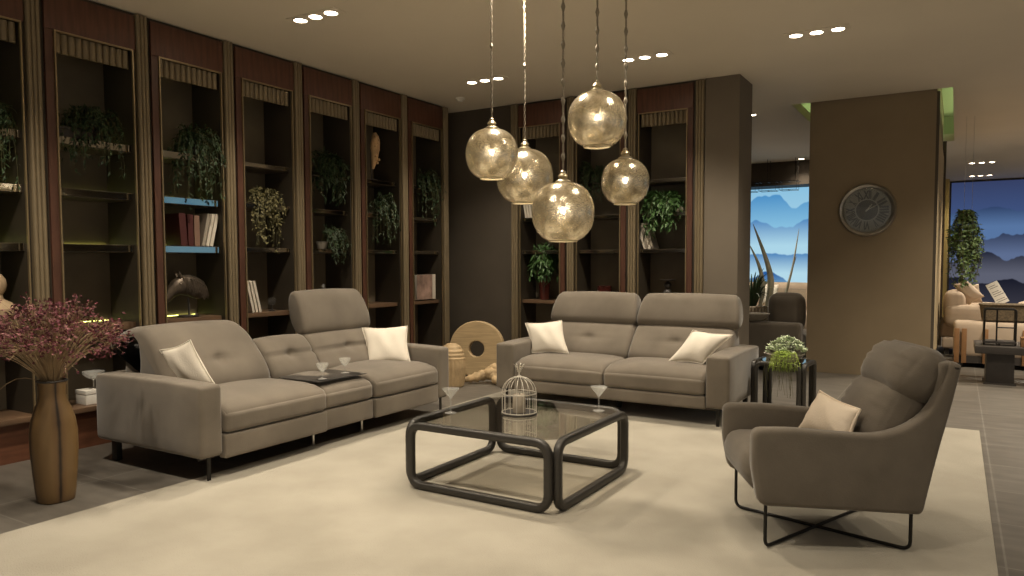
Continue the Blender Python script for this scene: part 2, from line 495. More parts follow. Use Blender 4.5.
def soft_box(size, r=.05, mid=8, puff=(0, 0, 0), fn=None, c=(0, 0, 0)):
    """upholstered block: rounded box whose faces bulge"""
    h = [q / 2 for q in size]
    r = min(r, *[q * .98 for q in h])
    T = [ticks(h[i], r, mid) for i in range(3)]
    vid, vs, fs = {}, [], []
    def V(i, j, k):
        key = (i, j, k)
        if key not in vid:
            p = [T[0][i], T[1][j], T[2][k]]
            inn = [max(-(h[a] - r), min(h[a] - r, p[a])) for a in range(3)]
            d = Vector([p[a] - inn[a] for a in range(3)])
            if d.length > 1e-9: d = d.normalized() * r
            q = [inn[a] + d[a] for a in range(3)]
            u = [max(-1, min(1, p[a] / h[a])) for a in range(3)]
            for a in range(3):
                b_, c_ = (a + 1) % 3, (a + 2) % 3
                q[a] += puff[a] * u[a] * (1 - u[b_] ** 2) * (1 - u[c_] ** 2)
            if fn: q = fn(q, u)
            vid[key] = len(vs)
            vs.append((q[0] + c[0], q[1] + c[1], q[2] + c[2]))
        return vid[key]
    n = [len(t) for t in T]
    for a in range(3):
        b_, c_ = (a + 1) % 3, (a + 2) % 3
        for side in (0, n[a] - 1):
            for i in range(n[b_] - 1):
                for j in range(n[c_] - 1):
                    q = []
                    for (di, dj) in ((0, 0), (1, 0), (1, 1), (0, 1)):
                        k = [0, 0, 0]; k[a] = side; k[b_] = i + di; k[c_] = j + dj
                        q.append(V(*k))
                    fs.append(q)
    m = MB(); m.add(vs, fs)
    return m

def crom(pts, n=5, closed=True):
    """Catmull-Rom through 2D / 3D points"""
    P = [Vector(p) for p in pts]
    k = len(P)
    out = []
    rng = range(k) if closed else range(k - 1)
    for i in rng:
        if closed:
            a, b, c, d = P[i - 1], P[i], P[(i + 1) % k], P[(i + 2) % k]
        else:
            a, b, c, d = P[max(0, i - 1)], P[i], P[i + 1], P[min(k - 1, i + 2)]
        for j in range(n):
            t = j / n
            out.append(.5 * ((2 * b) + (c - a) * t + (2 * a - 5 * b + 4 * c - d) * t * t + (3 * b - a - 3 * c + d) * t ** 3))
    if not closed: out.append(P[-1])
    return out

def round_poly(pts, r, n=4):
    """polygon with its corners rounded (r may be a list)"""
    k = len(pts); out = []
    for i in range(k):
        p = Vector(pts[i]); a = Vector(pts[i - 1]); b = Vector(pts[(i + 1) % k])
        rr = r[i] if isinstance(r, (list, tuple)) else r
        da, db = (a - p), (b - p)
        ra = min(rr, da.length * .48); rb = min(rr, db.length * .48)
        if rr < 1e-6: out.append(p); continue
        s, e = p + da.normalized() * ra, p + db.normalized() * rb
        for j in range(n + 1):
            t = j / n
            out.append((1 - t) ** 2 * s + 2 * t * (1 - t) * p + t * t * e)
    return out

def densify(poly, step):
    out = []
    k = len(poly)
    for i in range(k):
        a, b = poly[i], poly[(i + 1) % k]
        m = max(1, int((b - a).length / step))
        for j in range(m):
            out.append(a + (b - a) * (j / m))
    return out

def profile_solid(poly, y0, y1, r=.04, mid=6, fn=None, bulge=0.):
    """closed (x,z) outline swept along y with softly rounded ends"""
    poly = [Vector(p) for p in poly]
    k = len(poly)
    area = sum(poly[i].x * poly[(i + 1) % k].y - poly[(i + 1) % k].x * poly[i].y for i in range(k))
    sg = 1 if area > 0 else -1
    nr = []
    for i in range(k):
        t = (poly[(i + 1) % k] - poly[i - 1])
        q = Vector((t.y, -t.x)) * sg
        nr.append(q.normalized() if q.length > 1e-9 else Vector((0, 0)))
    st = []
    for i in range(4):
        a = i / 4 * pi / 2
        st.append((y0 + r * (1 - sin(a)) if False else y0 + r * (1 - cos(pi / 2 - a)) if False else y0 + r * (1 - cos(a)) , r * (1 - sin(a))))
    st = [(y0 + r * (1 - cos(i / 4 * pi / 2)), r * (1 - sin(i / 4 * pi / 2))) for i in range(4)]
    core = [(y0 + r + (y1 - y0 - 2 * r) * i / mid, 0.) for i in range(mid + 1)]
    st = st + core + [(y0 + y1 - a, b) for a, b in reversed(st)]
    vs, fs = [], []
    for (y, ins) in st:
        u = (y - (y0 + y1) / 2) / ((y1 - y0) / 2)
        for i in range(k):
            p = poly[i] - nr[i] * (ins - bulge * (1 - u * u))
            q = (p.x, y, p.y)
            if fn: q = fn(q, u, i / k)
            vs.append(q)
    for s_ in range(len(st) - 1):
        for i in range(k):
            i2 = (i + 1) % k
            fs.append((s_ * k + i, s_ * k + i2, (s_ + 1) * k + i2, (s_ + 1) * k + i))
    fs.append(tuple(range(k - 1, -1, -1)))
    fs.append(tuple((len(st) - 1) * k + i for i in range(k)))
    m = MB(); m.add(vs, fs)
    return m

def pillow(corners, t, name, m, label, group, seed=0, piping=True, pinch=.10, folds=0.):
    """throw cushion through its four corners TL, TR, BR, BL (world)"""
    A, B, Cc, D = [Vector(q) for q in corners]
    cen = (A + B + Cc + D) / 4
    nrm = (B - A).cross(A - D).normalized()
    rnd = random.Random(seed)
    n = 16
    root = thing(name, label, 'cushion', cen, 0, group)
    def pos(i, j, side):
        u, v = i / n * 2 - 1, j / n * 2 - 1
        # edges drawn in between the corners
        uu = u * (1 - pinch * (1 - abs(v) ** 1.6) * abs(u) ** 3)
        vv = v * (1 - pinch * (1 - abs(u) ** 1.6) * abs(v) ** 3)
        a, b = (uu + 1) / 2, (1 - vv) / 2
        p = (A * (1 - a) + B * a) * (1 - b) + (D * (1 - a) + Cc * a) * b
        hgt = (max(0, 1 - u * u) ** .55) * (max(0, 1 - v * v) ** .55)
        w = .006 * sin(7 * u + 3 * v + seed) * (1 - abs(u)) + folds * (max(0, abs(sin(6 * atan2(v, u)))) ** 3) * (u * u + v * v) * .02
        return p + nrm * side * (t * .5 * hgt + w * hgt) - cen
    mb = MB()
    vs, fs = [], []
    for side in (1, -1):
        o = len(vs)
        for i in range(n + 1):
            for j in range(n + 1):
                vs.append(pos(i, j, side))
        for i in range(n):
            for j in range(n):
                a = o + i * (n + 1) + j
                q = (a, a + 1, a + n + 2, a + n + 1)
                fs.append(q if side > 0 else q[::-1])
    mb.add(vs, fs)
    body = mb.build('cover', m, root, sharp=0)
    bm = bmesh.new(); bm.from_mesh(body.data)
    bmesh.ops.remove_doubles(bm, verts=bm.verts[:], dist=1e-5)
    bmesh.ops.recalc_face_normals(bm, faces=bm.faces[:])
    bm.to_mesh(body.data); bm.free()
    if piping:
        rim = [(i, 0) for i in range(n)] + [(n, j) for j in range(n)] + [(n - i, n) for i in range(n)] + [(0, n - j) for j in range(n)]
        MB().tube([pos(i, j, 0) for i, j in rim], .006, 6, closed=True).build('piping', m, root)
    return root

# ------------------------------------------------------------------ the room
struct(MB().box(-6.3, 7, -3, 21, -.1, 0).build('floor', 'tile'))
# ceiling slab with the opening of the cove round the column (x -1.735..-.095, y 9.42..11.6)
CX0, CX1, CY0, CY1 = -1.79, -.09, 9.60, 13.85
c_ = MB()
c_.box(-6.3, 7, -3, CY0, H, H + .12)
c_.box(-6.3, CX0, CY0, CY1, H, H + .12)
c_.box(CX1, 7, CY0, CY1, H, H + .12)
c_.box(-6.3, 7, CY1, 21, H, H + .12)
struct(c_.build('ceiling', 'ceiling'))
k_ = MB()
k_.box(CX0 - .25, CX1 + .25, CY0 - .02, CY1 + .2, H + .42, H + .46)
k_.box(CX0 - .27, CX0 - .25, CY0 - .02, CY1 + .2, H + .12, H + .42)
k_.box(CX1 + .25, CX1 + .27, CY0 - .02, CY1 + .2, H + .12, H + .42)
k_.box(CX0 - .25, CX1 + .25, CY1 + .2, CY1 + .22, H + .12, H + .42)
k_.box(CX0 - .25, CX1 + .25, CY0 - .04, CY0 - .02, H + .12, H + .42)
struct(k_.build('ceiling_cove', 'cove'))
led = MB()
led.box(CX1 + .06, CX1 + .09, CY0 + .1, CY1 - .1, H + .125, H + .15)
led.box(CX0 - .09, CX0 - .06, CY0 + .1, CY1 - .1, H + .125, H + .15)
struct(led.build('ceiling_cove_light_strip', 'led_green'))

struct(MB().box(-6.0, -5.9, -3, 8.3, 0, H).build('wall_left', 'wall_dark'))
w_ = MB()
w_.box(-5.9, -4.715, 7.78, 8.3, 0, H)
w_.box(-4.715, -2.31, 8.2, 8.3, 0, H)
struct(w_.build('wall_back', 'wall_dark'))
struct(MB().box(-2.31, -1.955, 7.76, 8.3, 0, H).build('wall_stub', 'wall_taupe'))
# the broad column and the side wall running back from it
struct(MB().box(-1.575, -.240, 9.63, 13.7, 0, H + .42).build('wall_column', 'wall_column'))
t_ = MB()
t_.box(-.240, -.222, 9.75, 13.6, .12, 3.0)
struct(t_.build('lit_side_panel', 'wall_far'))  # paler coat on the side face stands in for light falling there
t_ = MB()
t_.box(-.240, -.21, 9.63, 9.68, 0, H - .02)
t_.box(-.240, -.19, 13.65, 13.72, 0, H - .02)
struct(t_.build('trim_2', 'wall_dark'))
struct(MB().box(-6.3, 7, 20.7, 20.8, 0, H).build('wall_far', 'wall_far'))
struct(MB().box(-6.3, -5.9, 8.3, 20.7, 0, H).build('wall_far_left', 'wall_taupe'))
# end of the niche holding the dark mural, yellow light put in its colour
struct(MB().box(-.36, -.20, 20.1, 20.7, 0, H).build('trim_3', 'jamb'))
# dropped soffit over the left mural
struct(MB().box(-5.9, -1.6, 14.9, 15.5, 2.83, H).build('ceiling_soffit_beam', 'soffit'))
struct(MB().box(4.62, 4.72, 6.6, 16.5, 0, H).build('wall_right_unseen', 'wall_dark'))  # unseen wall, its length set to darken what the shelf edges mirror

rug = MB().box(-4.06, .185, .3, 6.88, .0, .006, bev=.002).build('area_rug', 'rug')
tag(rug, 'large cream wool rug under the coffee table and armchair', 'rug')

# ------------------------------------------------------------------ murals
def mural(name, label, m, axis, pos, a0, a1, z0, z1):
    root = thing(name, label, 'mural', (0, 0, 0))
    w = a1 - a0
    MB().box(0, w, 0, .05, 0, z1 - z0).build('light_box', 'dark_wood', root)
    MB().box(.03, w - .03, -.006, 0, .03, z1 - z0 - .03).build('printed_panel', m, root)
    if axis == 'y':
        root.location = (a0, pos - .05, z0)
    else:
        root.location = (pos - .05, a1, z0); root.rotation_euler = (0, 0, -pi / 2)
    return root
mural('backlit_mural', 'bright blue backlit mural of misty mountains between the wall stub and the column', 'mural_bright', 'y', 16.3, -5.2, -2.2, .0, 3.2)
mural('backlit_mural', 'deep blue backlit mural of dark mountain ridges behind the hanging plant', 'mural_deep', 'y', 20.69, -.19, 4.4, .02, 3.26)
mural('backlit_mural', 'blue backlit mural on the right wall, mirrored in two bookcase shelf edges', 'mural_bright', 'x', 4.61, 10.2, 12.0, 1.35, 3.05)

# ------------------------------------------------------------------ bookcases
SH = (.90, 1.50, 1.90, 2.27)
def bookcase(pitch, mir, led):
    """one bay; local x runs along the wall, local +y goes into the wall"""
    P = pitch
    o0, o1 = .135, P - .075
    root = thing('bookcase', 'tall dark wood bookcase bay with gold fluted pilaster', 'bookcase')
    def X(a, b):
        return (-b, -a) if mir else (a, b)
    def bx(mb, a, b, y0, y1, z0, z1, bev=0.):
        a, b = X(a, b)
        return mb.box(a, b, y0, y1, z0, z1, bev)
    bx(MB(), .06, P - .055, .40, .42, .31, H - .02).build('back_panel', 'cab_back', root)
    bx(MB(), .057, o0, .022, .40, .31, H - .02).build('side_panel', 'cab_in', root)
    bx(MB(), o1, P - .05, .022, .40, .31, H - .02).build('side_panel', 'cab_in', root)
    bx(MB(), .076, o0 - .002, 0, .021, .311, 2.99).build('stile', 'wood_stile', root)
    f = MB()
    bx(f, .076, P - .056, -.004, .021, 2.992, H - .03, .003)
    f.build('frieze_panel', 'wood_red', root)
    bx(MB(), .057, P + .057, .03, .40, H - .028, H - .002).build('top_board', 'cab_in', root)
    t = MB()
    bx(t, o0, o0 + .010, -.012, .006, .312, 2.99)
    bx(t, o1 - .010, o1, -.012, .006, .312, 2.99)
    bx(t, o0, o1, -.012, .006, 2.98, 2.992)
    t.build('brass_trim', 'gold_trim', root)
    v = MB()   # fluted valance: a row of half rounds
    nfl = 11
    fw = (o1 - o0 - .03) / nfl
    for i in range(nfl):
        a = o0 + .015 + fw * i
        pts = []
        for j in range(7):
            an = pi * j / 6
            pts.append((a + fw * .5 - fw * .5 * cos(an), .045 - .028 * sin(an)))
        vs = [((-x if mir else x), y, z) for z in (2.845, 2.978) for x, y in pts]
        fs = [(j, j + 1, 8 + j, 7 + j) for j in range(6)] + [tuple(range(7)), tuple(range(13, 6, -1)), (0, 7, 13, 6)]
        v.add(vs, fs)
    v.build('valance', 'gold', root)
    p = MB()   # pilaster with three reeds
    bx(p, P - .046, P + .046, -.004, .03, .311, H - .012)
    for i in range(3):
        cx = P - .030 + .030 * i
        pts = [(cx - .0145 * cos(pi * j / 6), -.004 - .016 * sin(pi * j / 6)) for j in range(7)]
        vs = [((-x if mir else x), y, z) for z in (.311, H - .012) for x, y in pts]
        fs = [(j, j + 1, 8 + j, 7 + j) for j in range(6)] + [tuple(range(7)), tuple(range(13, 6, -1))]
        p.add(vs, fs)
    p.build('pilaster', 'gold', root)
    bx(MB(), .057, P + .053, .02, .42, .0, .272).build('plinth', 'plinth', root)
    bx(MB(), .057, P + .053, -.04, .42, .273, .31, .004).build('base_shelf', 'shelf_base', root)
    for i, z in enumerate(SH):
        th = .056 if led else .040
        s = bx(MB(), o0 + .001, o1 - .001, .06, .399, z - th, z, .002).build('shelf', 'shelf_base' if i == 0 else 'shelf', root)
        if i:
            bx(MB(), o0 + .012, o1 - .012, .053, .0595, z - th + .004, z - .003).build('mirror_edge', 'mirror', s)
        if led:
            l = MB()
            bx(l, o0 + .03, o1 - .03, .392, .398, z + .0005, z + .004)
            l.build('light_strip', 'led', s)
    return root

BAYS = [
    ('bookcase bay at the left edge holding a pale bust and a trailing plant', 1.895),
    ('bookcase bay behind the dried flowers, with a dark box under its plant', 2.685),
    ('bookcase bay with the horse head, red books and blue reflecting shelf edges', 3.475),
    ('bookcase bay with the olive trailing plant and three leaning white books', 4.265),
    ('bookcase bay right behind the raised headrest, with two stacked trailing plants', 5.055),
    ('bookcase bay holding the tall ivory carving', 5.845),
    ('bookcase bay beside the dark corner, holding a picture book', 6.635)]
XW = -5.45
lit = bookcase(.79, False, True)
dark = bookcase(.79, False, False)
for i, (lb, y) in enumerate(BAYS):
    if i == 0: o = lit
    elif i < 3: o = copy_tree(lit)
    elif i == 3: o = dark
    else: o = copy_tree(dark)
    o.location = (XW, y, 0); o.rotation_euler = (0, 0, pi / 2)
    tag(o, lb, 'bookcase', 'bookcase bays along the left wall')
YB = 7.75
bk = bookcase(.763, True, False)
for i, (lb, x) in enumerate([
    ('back bookcase bay beside the dark corner, with a leafy plant in a dark red vase', -3.887),
    ('bookcase bay between two others behind the sofa, with a red pot low down', -3.124),
    ('bookcase bay behind the sofa next to the wall stub, with striped books', -2.361)]):
    o = bk if i == 0 else copy_tree(bk)
    o.location = (x, YB, 0)
    tag(o, lb, 'bookcase', 'bookcase bays on the back wall')
    if i == 2:
        for ch in o.children:
            if ch.name.startswith('pilaster'):
                e = ch.copy(); C.objects.link(e); e.parent = o; e.location.x = .763 - .002
# ------------------------------------------------------------------ ceiling fixtures
def spot(loc, w, size=120, blend=.8, col=(1, .872, .69), r=.05, aim=None):
    d = bpy.data.lights.new('spot_light', 'SPOT')
    d.energy = w; d.spot_size = radians(size); d.spot_blend = blend; d.color = col; d.shadow_soft_size = r
    o = bpy.data.objects.new('spot_light', d)
    C.objects.link(o)
    o.location = loc
    if aim:
        v = Vector(aim) - Vector(loc)
        o.rotation_euler = v.to_track_quat('-Z', 'Y').to_euler()
    return o

def downlight3(x, y, label, power=0, n=3, group='recessed ceiling spots', aim=None, size=120):
    root = thing('recessed_downlight', label, 'ceiling light', (x, y, H), 0, group)
    L_ = .17 * n
    pl = MB().box(-L_ / 2, L_ / 2, -.07, .07, -.006, -.0005, .002).build('mounting_plate', 'ceiling', root)
    for i in range(n):
        cx = (i - (n - 1) / 2) * .165
        b = MB().lathe([(.060, -.007), (.062, -.012), (.052, -.016), (.050, -.008)], 20, (cx, 0, 0)).build('lamp_ring', 'white_metal', root)
        MB().lathe([(.0001, -.010), (.049, -.010), (.049, -.008), (.0001, -.008)], 20, (cx, 0, 0)).build('lens', 'lamp_disc', b)
    if power:
        a = None if aim is None else aim
        spot((x, y, H - .04), power, size=size, r=.09, aim=a)
    return root

DL = [(-4.32, 4.2, 'triple recessed downlight above the left sofa, near the bookcases', 210),
      (-4.30, 6.57, 'triple recessed downlight beside the smoke detector, behind the leftmost globe', 190),
      (-2.55, 6.63, 'triple recessed downlight right of the pendants, in front of the back bookcases', 200),
      (-1.055, 6.68, 'triple recessed downlight above the side table and armchair', 200)]
for x, y, lb, p in DL:
    downlight3(x, y, lb, p)
downlight3(-2.34, 9.93, 'single small recessed downlight beyond the wall stub', 60, 1)
downlight3(-2.53, 14.6, 'small recessed downlight in front of the dark soffit, by the column', 60, 1)
downlight3(.36, 17.05, 'triple recessed downlight before the deep blue mural, the nearer of two', 150)
downlight3(.40, 19.6, 'triple recessed downlight closest to the deep blue mural', 100)
# unseen spots: overhead ones continue the grid; right and far ones added to brighten
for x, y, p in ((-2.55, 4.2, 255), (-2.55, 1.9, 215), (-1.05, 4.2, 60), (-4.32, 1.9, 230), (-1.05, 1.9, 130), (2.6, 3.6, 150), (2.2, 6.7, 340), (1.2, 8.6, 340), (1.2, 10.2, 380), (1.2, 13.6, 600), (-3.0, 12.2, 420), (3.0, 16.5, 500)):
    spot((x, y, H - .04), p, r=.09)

sd = thing('smoke_detector', 'small white smoke detector on the ceiling near the dark corner', 'smoke detector', (-5.02, 7.14, H))
MB().lathe([(.055, 0), (.055, -.018), (.048, -.026)], 24).build('base', 'white_metal', sd)
MB().lathe([(.034, -.026), (.030, -.042), (.012, -.048)], 20).build('sensor_dome', 'white_metal', sd)

# ------------------------------------------------------------------ pendants
def pendant(loc, dia, label, chain, energy):
    root = thing('pendant_lamp', label, 'pendant lamp', loc, 0, 'mercury glass globe pendants')
    a = dia / 2; hz = a * .97
    prof = []
    for i in range(33):
        t = i / 32
        ph = -pi / 2 + .36 + t * (pi - .36 - .12)
        # a slightly squared-off globe
        r = a * abs(cos(ph)) ** .80
        z = hz * (1 if sin(ph) > 0 else -1) * abs(sin(ph)) ** .93
        prof.append((r, z))
    vs = MB()
    n = 64
    V, F = [], []
    for (r, z) in prof:
        for j in range(n):
            an = 2 * pi * j / n
            V.append((r * cos(an), r * sin(an), z))
    for i in range(len(prof) - 1):
        for j in range(n):
            j2 = (j + 1) % n
            F.append((i * n + j, i * n + j2, (i + 1) * n + j2, (i + 1) * n + j))
    vs.add(V, F)
    g = vs.build('globe', 'globe', root, sharp=0)
    r0, z0 = prof[0]
    MB().lathe([(r0 - .004, z0 - .004), (r0 + .005, z0 - .005), (r0 + .006, z0 + .004), (r0 - .004, z0 + .004), (r0 - .004, z0 - .004)], 48, cap=False).build('rim', 'rim_brass', root)
    zt = prof[-1][1]
    MB().lathe([(.045, zt - .004), (.046, zt + .004), (.030, zt + .014), (.022, zt + .022), (.030, zt + .032), (.024, zt + .042), (.014, zt + .052), (.016, zt + .060), (.006, zt + .068)], 20).build('finial', 'finial', root)
    MB().lathe([(.017, zt - .01), (.017, .045), (.012, .035)], 14).build('lamp_socket', 'finial', root)
    MB().ball((0, 0, .01), .017, 16, 1.25).build('bulb', 'bulb', root)
    top = H - loc[2]
    c0 = zt + .066
    ch = MB()
    if chain:
        nl = int((top - c0) / .052)
        for i in range(nl):
            z = c0 + (i + .5) * (top - c0) / nl
            pts = []
            for j in range(10):
                an = 2 * pi * j / 10
                u, w = .0075 * cos(an), .031 * sin(an)
                pts.append((u, 0, z + w) if i % 2 else (0, u, z + w))
            ch.tube(pts, .0032, 5, closed=True)
            if i % 2 == 1:
                ch.lathe([(.002, z - .026), (.010, z - .012), (.0135, z), (.010, z + .012), (.002, z + .026)], 10)
    else:
        for s in (0, pi):
            ch.tube([(.0055 * cos(z * 70 + s), .0055 * sin(z * 70 + s), z) for z in [c0 + (top - c0) * i / 90 for i in range(91)]], .0022, 5)
        for q in (.45, .8):
            z = c0 + (top - c0) * q
            ch.lathe([(.003, z - .02), (.012, z), (.003, z + .02)], 10)
    ch.build('chain' if chain else 'twisted_cord', 'cord', root)
    MB().lathe([(.006, top - .05), (.03, top - .035), (.062, top - .012), (.065, top)], 24).build('ceiling_canopy', 'finial', root)
    d = bpy.data.lights.new('bulb_light', 'POINT')
    d.energy = energy; d.color = (1, .86, .66); d.shadow_soft_size = .032
    l = bpy.data.objects.new('bulb_light', d); C.objects.link(l)
    l.parent = root; l.location = (0, 0, .01)
    return root
pendant((-2.564, 3.995, 2.045), .335, 'leftmost globe pendant, in front of another globe, on a thin cord', False, 3.2)
pendant((-2.530, 4.355, 1.935), .385, 'globe pendant half hidden between the leftmost and the lowest globes', False, 3.2)
pendant((-1.981, 3.854, 1.645), .366, 'lowest hanging globe pendant with a dark speckled waist band', True, 4)
pendant((-1.910, 4.170, 2.225), .356, 'highest hanging globe pendant on a beaded chain', True, 3.4)
pendant((-1.790, 4.330, 1.855), .298, 'smallest globe pendant, rightmost of the cluster', True, .9)

# ------------------------------------------------------------------ sofas
def tuft(poly_x):
    pass

def blade_leg(parent, x, y, z, along='y', h=.16, w=.09, m='black'):
    mb = MB()
    if along == 'y':
        mb.box(x - .005, x + .005, y - w / 2, y + w / 2, z - .012, z)
        mb.box(x - .005, x + .005, y - .012, y + .012, z - h, z - .012)
    else:
        mb.box(x - w / 2, x + w / 2, y - .005, y + .005, z - .012, z)
        mb.box(x - .012, x + .012, y - .005, y + .005, z - h, z - .012)
    return mb.build('leg', m, parent)

def back_cushion(pts, y0, y1, parent, tufts=(), seam=None, r=.045, name='back_cushion', taper=None, bulge=.012, m='sofa'):
    """profile (x forward, z) swept along y; tufts = [(y, z)], seam = z of a stitched valley; both press the front in"""
    poly = densify(crom(pts, 6), .022)
    def fn(q, u, t):
        x, y, z = q
        for (ty, tz) in tufts:
            d2 = ((y - ty) / .05) ** 2 + ((z - tz) / .04) ** 2
            ln = ((y - ty) / .19) ** 2 + ((z - tz) / .016) ** 2
            cx = sum(p[0] for p in pts) / len(pts)
            if x > cx: x -= .036 * math.exp(-d2) + .013 * math.exp(-ln)
        if seam is not None:
            cx = sum(p[0] for p in pts) / len(pts)
            if x > cx - .02: x -= .022 * math.exp(-((z - seam) / .013) ** 2)
        if taper:
            zt, zb, amt = taper
            k = max(0, min(1, (z - zb) / (zt - zb)))
            y -= u * amt * k * k
        return (x, y, z)
    return profile_solid(poly, y0, y1, r, 22, fn, bulge).build(name, m, parent, sharp=0)

# --- left sofa. local: x forward (0 = front of arms), y along its length; world = (-3.90, 2.79)
S1 = thing('sofa', 'taupe velvet reclining sofa with a middle tray, in front of the left bookcases', 'sofa', (-3.90, 2.79, 0), 0, 'taupe velvet sofas')
def arm_block(parent, x0, x1, y0, y1, z0, z1, m='sofa'):
    def fn(q, u):
        q = list(q)
        q[2] += .012 * (1 - u[0] ** 2) * max(0., (u[2] + 1) / 2)
        return q
    return soft_box((x1 - x0, y1 - y0, z1 - z0), .028, 6, (.0, .008, .0), fn, ((x0 + x1) / 2, (y0 + y1) / 2, (z0 + z1) / 2)).build('arm', m, parent, sharp=0)
arm_block(S1, -1.13, 0, 0, .165, .155, .605)
arm_block(S1, -1.18, 0, 2.40, 2.565, .155, .600)
def seat1(y0, y1, x1, ztop, zlow=.285, m='sofa', dep=.78):
    cy = (y0 + y1) / 2
    def fn(q, u):
        q = list(q)
        k = max(0., (u[2] + 1) / 2)
        q[2] += k * .03 * (1 - u[1] ** 2) * (1 - ((u[0] + .1)) ** 2 * .8)
        if u[0] > .45: q[2] -= k * .055 * ((u[0] - .45) / .55) ** 2.5
        return q
    return soft_box((dep, y1 - y0 - .006, ztop - zlow), .040, 9, (.006, .0, .0), fn, (x1 - dep / 2, cy, (ztop + zlow) / 2)).build('seat_cushion', m, S1, sharp=0)
seat1(.168, 1.05, .018, .478)
seat1(1.05, 1.575, -.012, .462)
seat1(1.575, 2.397, .012, .474)
for (a, b, x) in ((.170, 1.048, .008), (1.052, 1.573, -.022), (1.577, 2.395, .002)):
    soft_box((.07, b - a, .155), .016, 6, (.006, 0, 0), None, (x - .035, (a + b) / 2, .206)).build('footrest_panel', 'sofa', S1, sharp=0)
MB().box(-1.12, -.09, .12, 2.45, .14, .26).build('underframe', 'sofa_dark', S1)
MB().box(-1.17, -1.12, .17, 2.39, .16, .60, .012).build('rear_panel', 'sofa', S1)
# left recliner back with its headrest folded back over the rear
back_cushion([(-.60, .42), (-.56, .50), (-.60, .60), (-.70, .73), (-.80, .84), (-.92, .905), (-1.06, .905), (-1.20, .865), (-1.30, .80), (-1.31, .765), (-1.22, .775), (-1.12, .80), (-1.03, .79), (-.965, .735), (-.945, .66), (-.945, .5), (-.88, .42)],
             .19, 1.045, S1, [(.64, .665)], None, .06, 'back_cushion', (.95, .55, .05))
soft_box((.26, .80, .33), .04, 6, (0, 0, 0), None, (-1.02, .62, .52)).build('back_support', 'sofa', S1, sharp=0)
# centre back over the tray console
back_cushion([(-.58, .43), (-.55, .49), (-.595, .58), (-.68, .69), (-.74, .745), (-.80, .762), (-.87, .735), (-.89, .65), (-.87, .5), (-.76, .43)],
             1.05, 1.555, S1, [(1.30, .635)], .632, .045)
# right back and its raised headrest
back_cushion([(-.58, .43), (-.55, .49), (-.605, .57), (-.695, .68), (-.765, .748), (-.83, .765), (-.92, .74), (-.95, .64), (-.93, .5), (-.78, .43)],
             1.56, 2.39, S1, [(1.98, .635)], .630, .045)
back_cushion([(-.80, .754), (-.768, .795), (-.785, .90), (-.835, 1.02), (-.88, 1.085), (-.93, 1.115), (-.98, 1.09), (-.985, .99), (-.94, .85), (-.87, .758)],
             1.562, 2.388, S1, (), None, .032, 'headrest', (1.11, .80, .03))
blade_leg(S1, -.045, .085, .157, 'y', .157, .15)
blade_leg(S1, -.045, 2.48, .157, 'y', .157, .15)
for (x, y) in ((-1.04, .09), (-1.04, 2.48)):
    MB().box(x - .03, x + .03, y - .02, y + .02, 0, .157, .004).build('leg', 'black', S1)
for y in (1.06, 1.58):
    MB().lathe([(.018, 0), (.018, .012), (.011, .016), (.011, .14)], 14, (-.16, y, 0)).build('leg', 'chrome', S1)
# tray plate of the console
tr = MB()
tr.box(-.50, -.075, 1.045, 1.555, .479, .487, .003)
t1 = tr.build('tray', 'tray', S1)
for y in (1.14, 1.49):
    MB().lathe([(.042, .4875), (.044, .4905), (.039, .4905), (.038, .4885)], 24, (-.14, y, 0)).build('cup_ring', 'gunmetal', t1)
MB().box(-.62, -.585, 2.398, 2.404, .545, .575, .002).build('control_panel', 'chrome', S1)

# --- back sofa. local: x along its length, y into the depth; built in (forward, along) then turned
S2 = thing('sofa', 'taupe velvet two-seat sofa in front of the back bookcases', 'sofa', (-3.77, 5.92, 0), -pi / 2, 'taupe velvet sofas')
# after the turn: local x -> world -y (forward, towards the room), local y -> world +x
arm_block(S2, -1.04, 0, 0, .195, .155, .585)
arm_block(S2, -1.04, 0, 2.03, 2.225, .155, .585)
def seat2(y0, y1):
    def fn(q, u):
        q = list(q)
        k = max(0., (u[2] + 1) / 2)
        q[2] += k * .028 * (1 - u[1] ** 4) * (1 - (u[0]) ** 2 * .8)
        if u[0] > .5: q[2] -= k * .06 * ((u[0] - .5) / .5) ** 2.5
        return q
    return soft_box((.80, y1 - y0 - .004, .20), .042, 9, (.006, 0, 0), fn, (-.40, (y0 + y1) / 2, .352)).build('seat_cushion', 'sofa', S2, sharp=0)
seat2(.198, 1.113)
seat2(1.113, 2.027)
soft_box((.07, 1.83, .11), .018, 8, (.004, 0, 0), None, (-.045, 1.1125, .197)).build('front_rail', 'sofa', S2, sharp=0)
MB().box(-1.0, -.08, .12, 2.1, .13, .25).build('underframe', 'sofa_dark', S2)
MB().box(-1.035, -.99, .0, 2.225, .16, .575, .012).build('rear_panel', 'sofa', S2)
for (a, b, ty) in ((.195, 1.118, .67), (1.120, 2.075, 1.56)):
    back_cushion([(-.58, .41), (-.545, .48), (-.60, .57), (-.69, .67), (-.76, .735), (-.82, .755), (-.92, .73), (-.95, .6), (-.93, .46), (-.78, .41)],
                 a, b, S2, [(ty, .62)], None, .05)
    back_cushion([(-.80, .745), (-.768, .79), (-.782, .86), (-.82, .945), (-.865, 1.015), (-.93, 1.048), (-.995, 1.02), (-1.005, .94), (-.96, .82), (-.88, .748)],
                 a - (.015 if a < 1 else -.003), b - .003 + (.03 if a > 1 else 0), S2, (), None, .034, 'headrest', (1.05, .78, .05))
for y in (.10, 2.125):
    blade_leg(S2, -.045, y, .157, 'y', .157, .15)
for y in (.10, 2.125):
    MB().box(-.98, -.94, y - .02, y + .02, 0, .157, .004).build('leg', 'black', S2)
MB().box(-.42, -.39, 1.09, 1.13, 0, .13, .004).build('leg', 'black', S2)

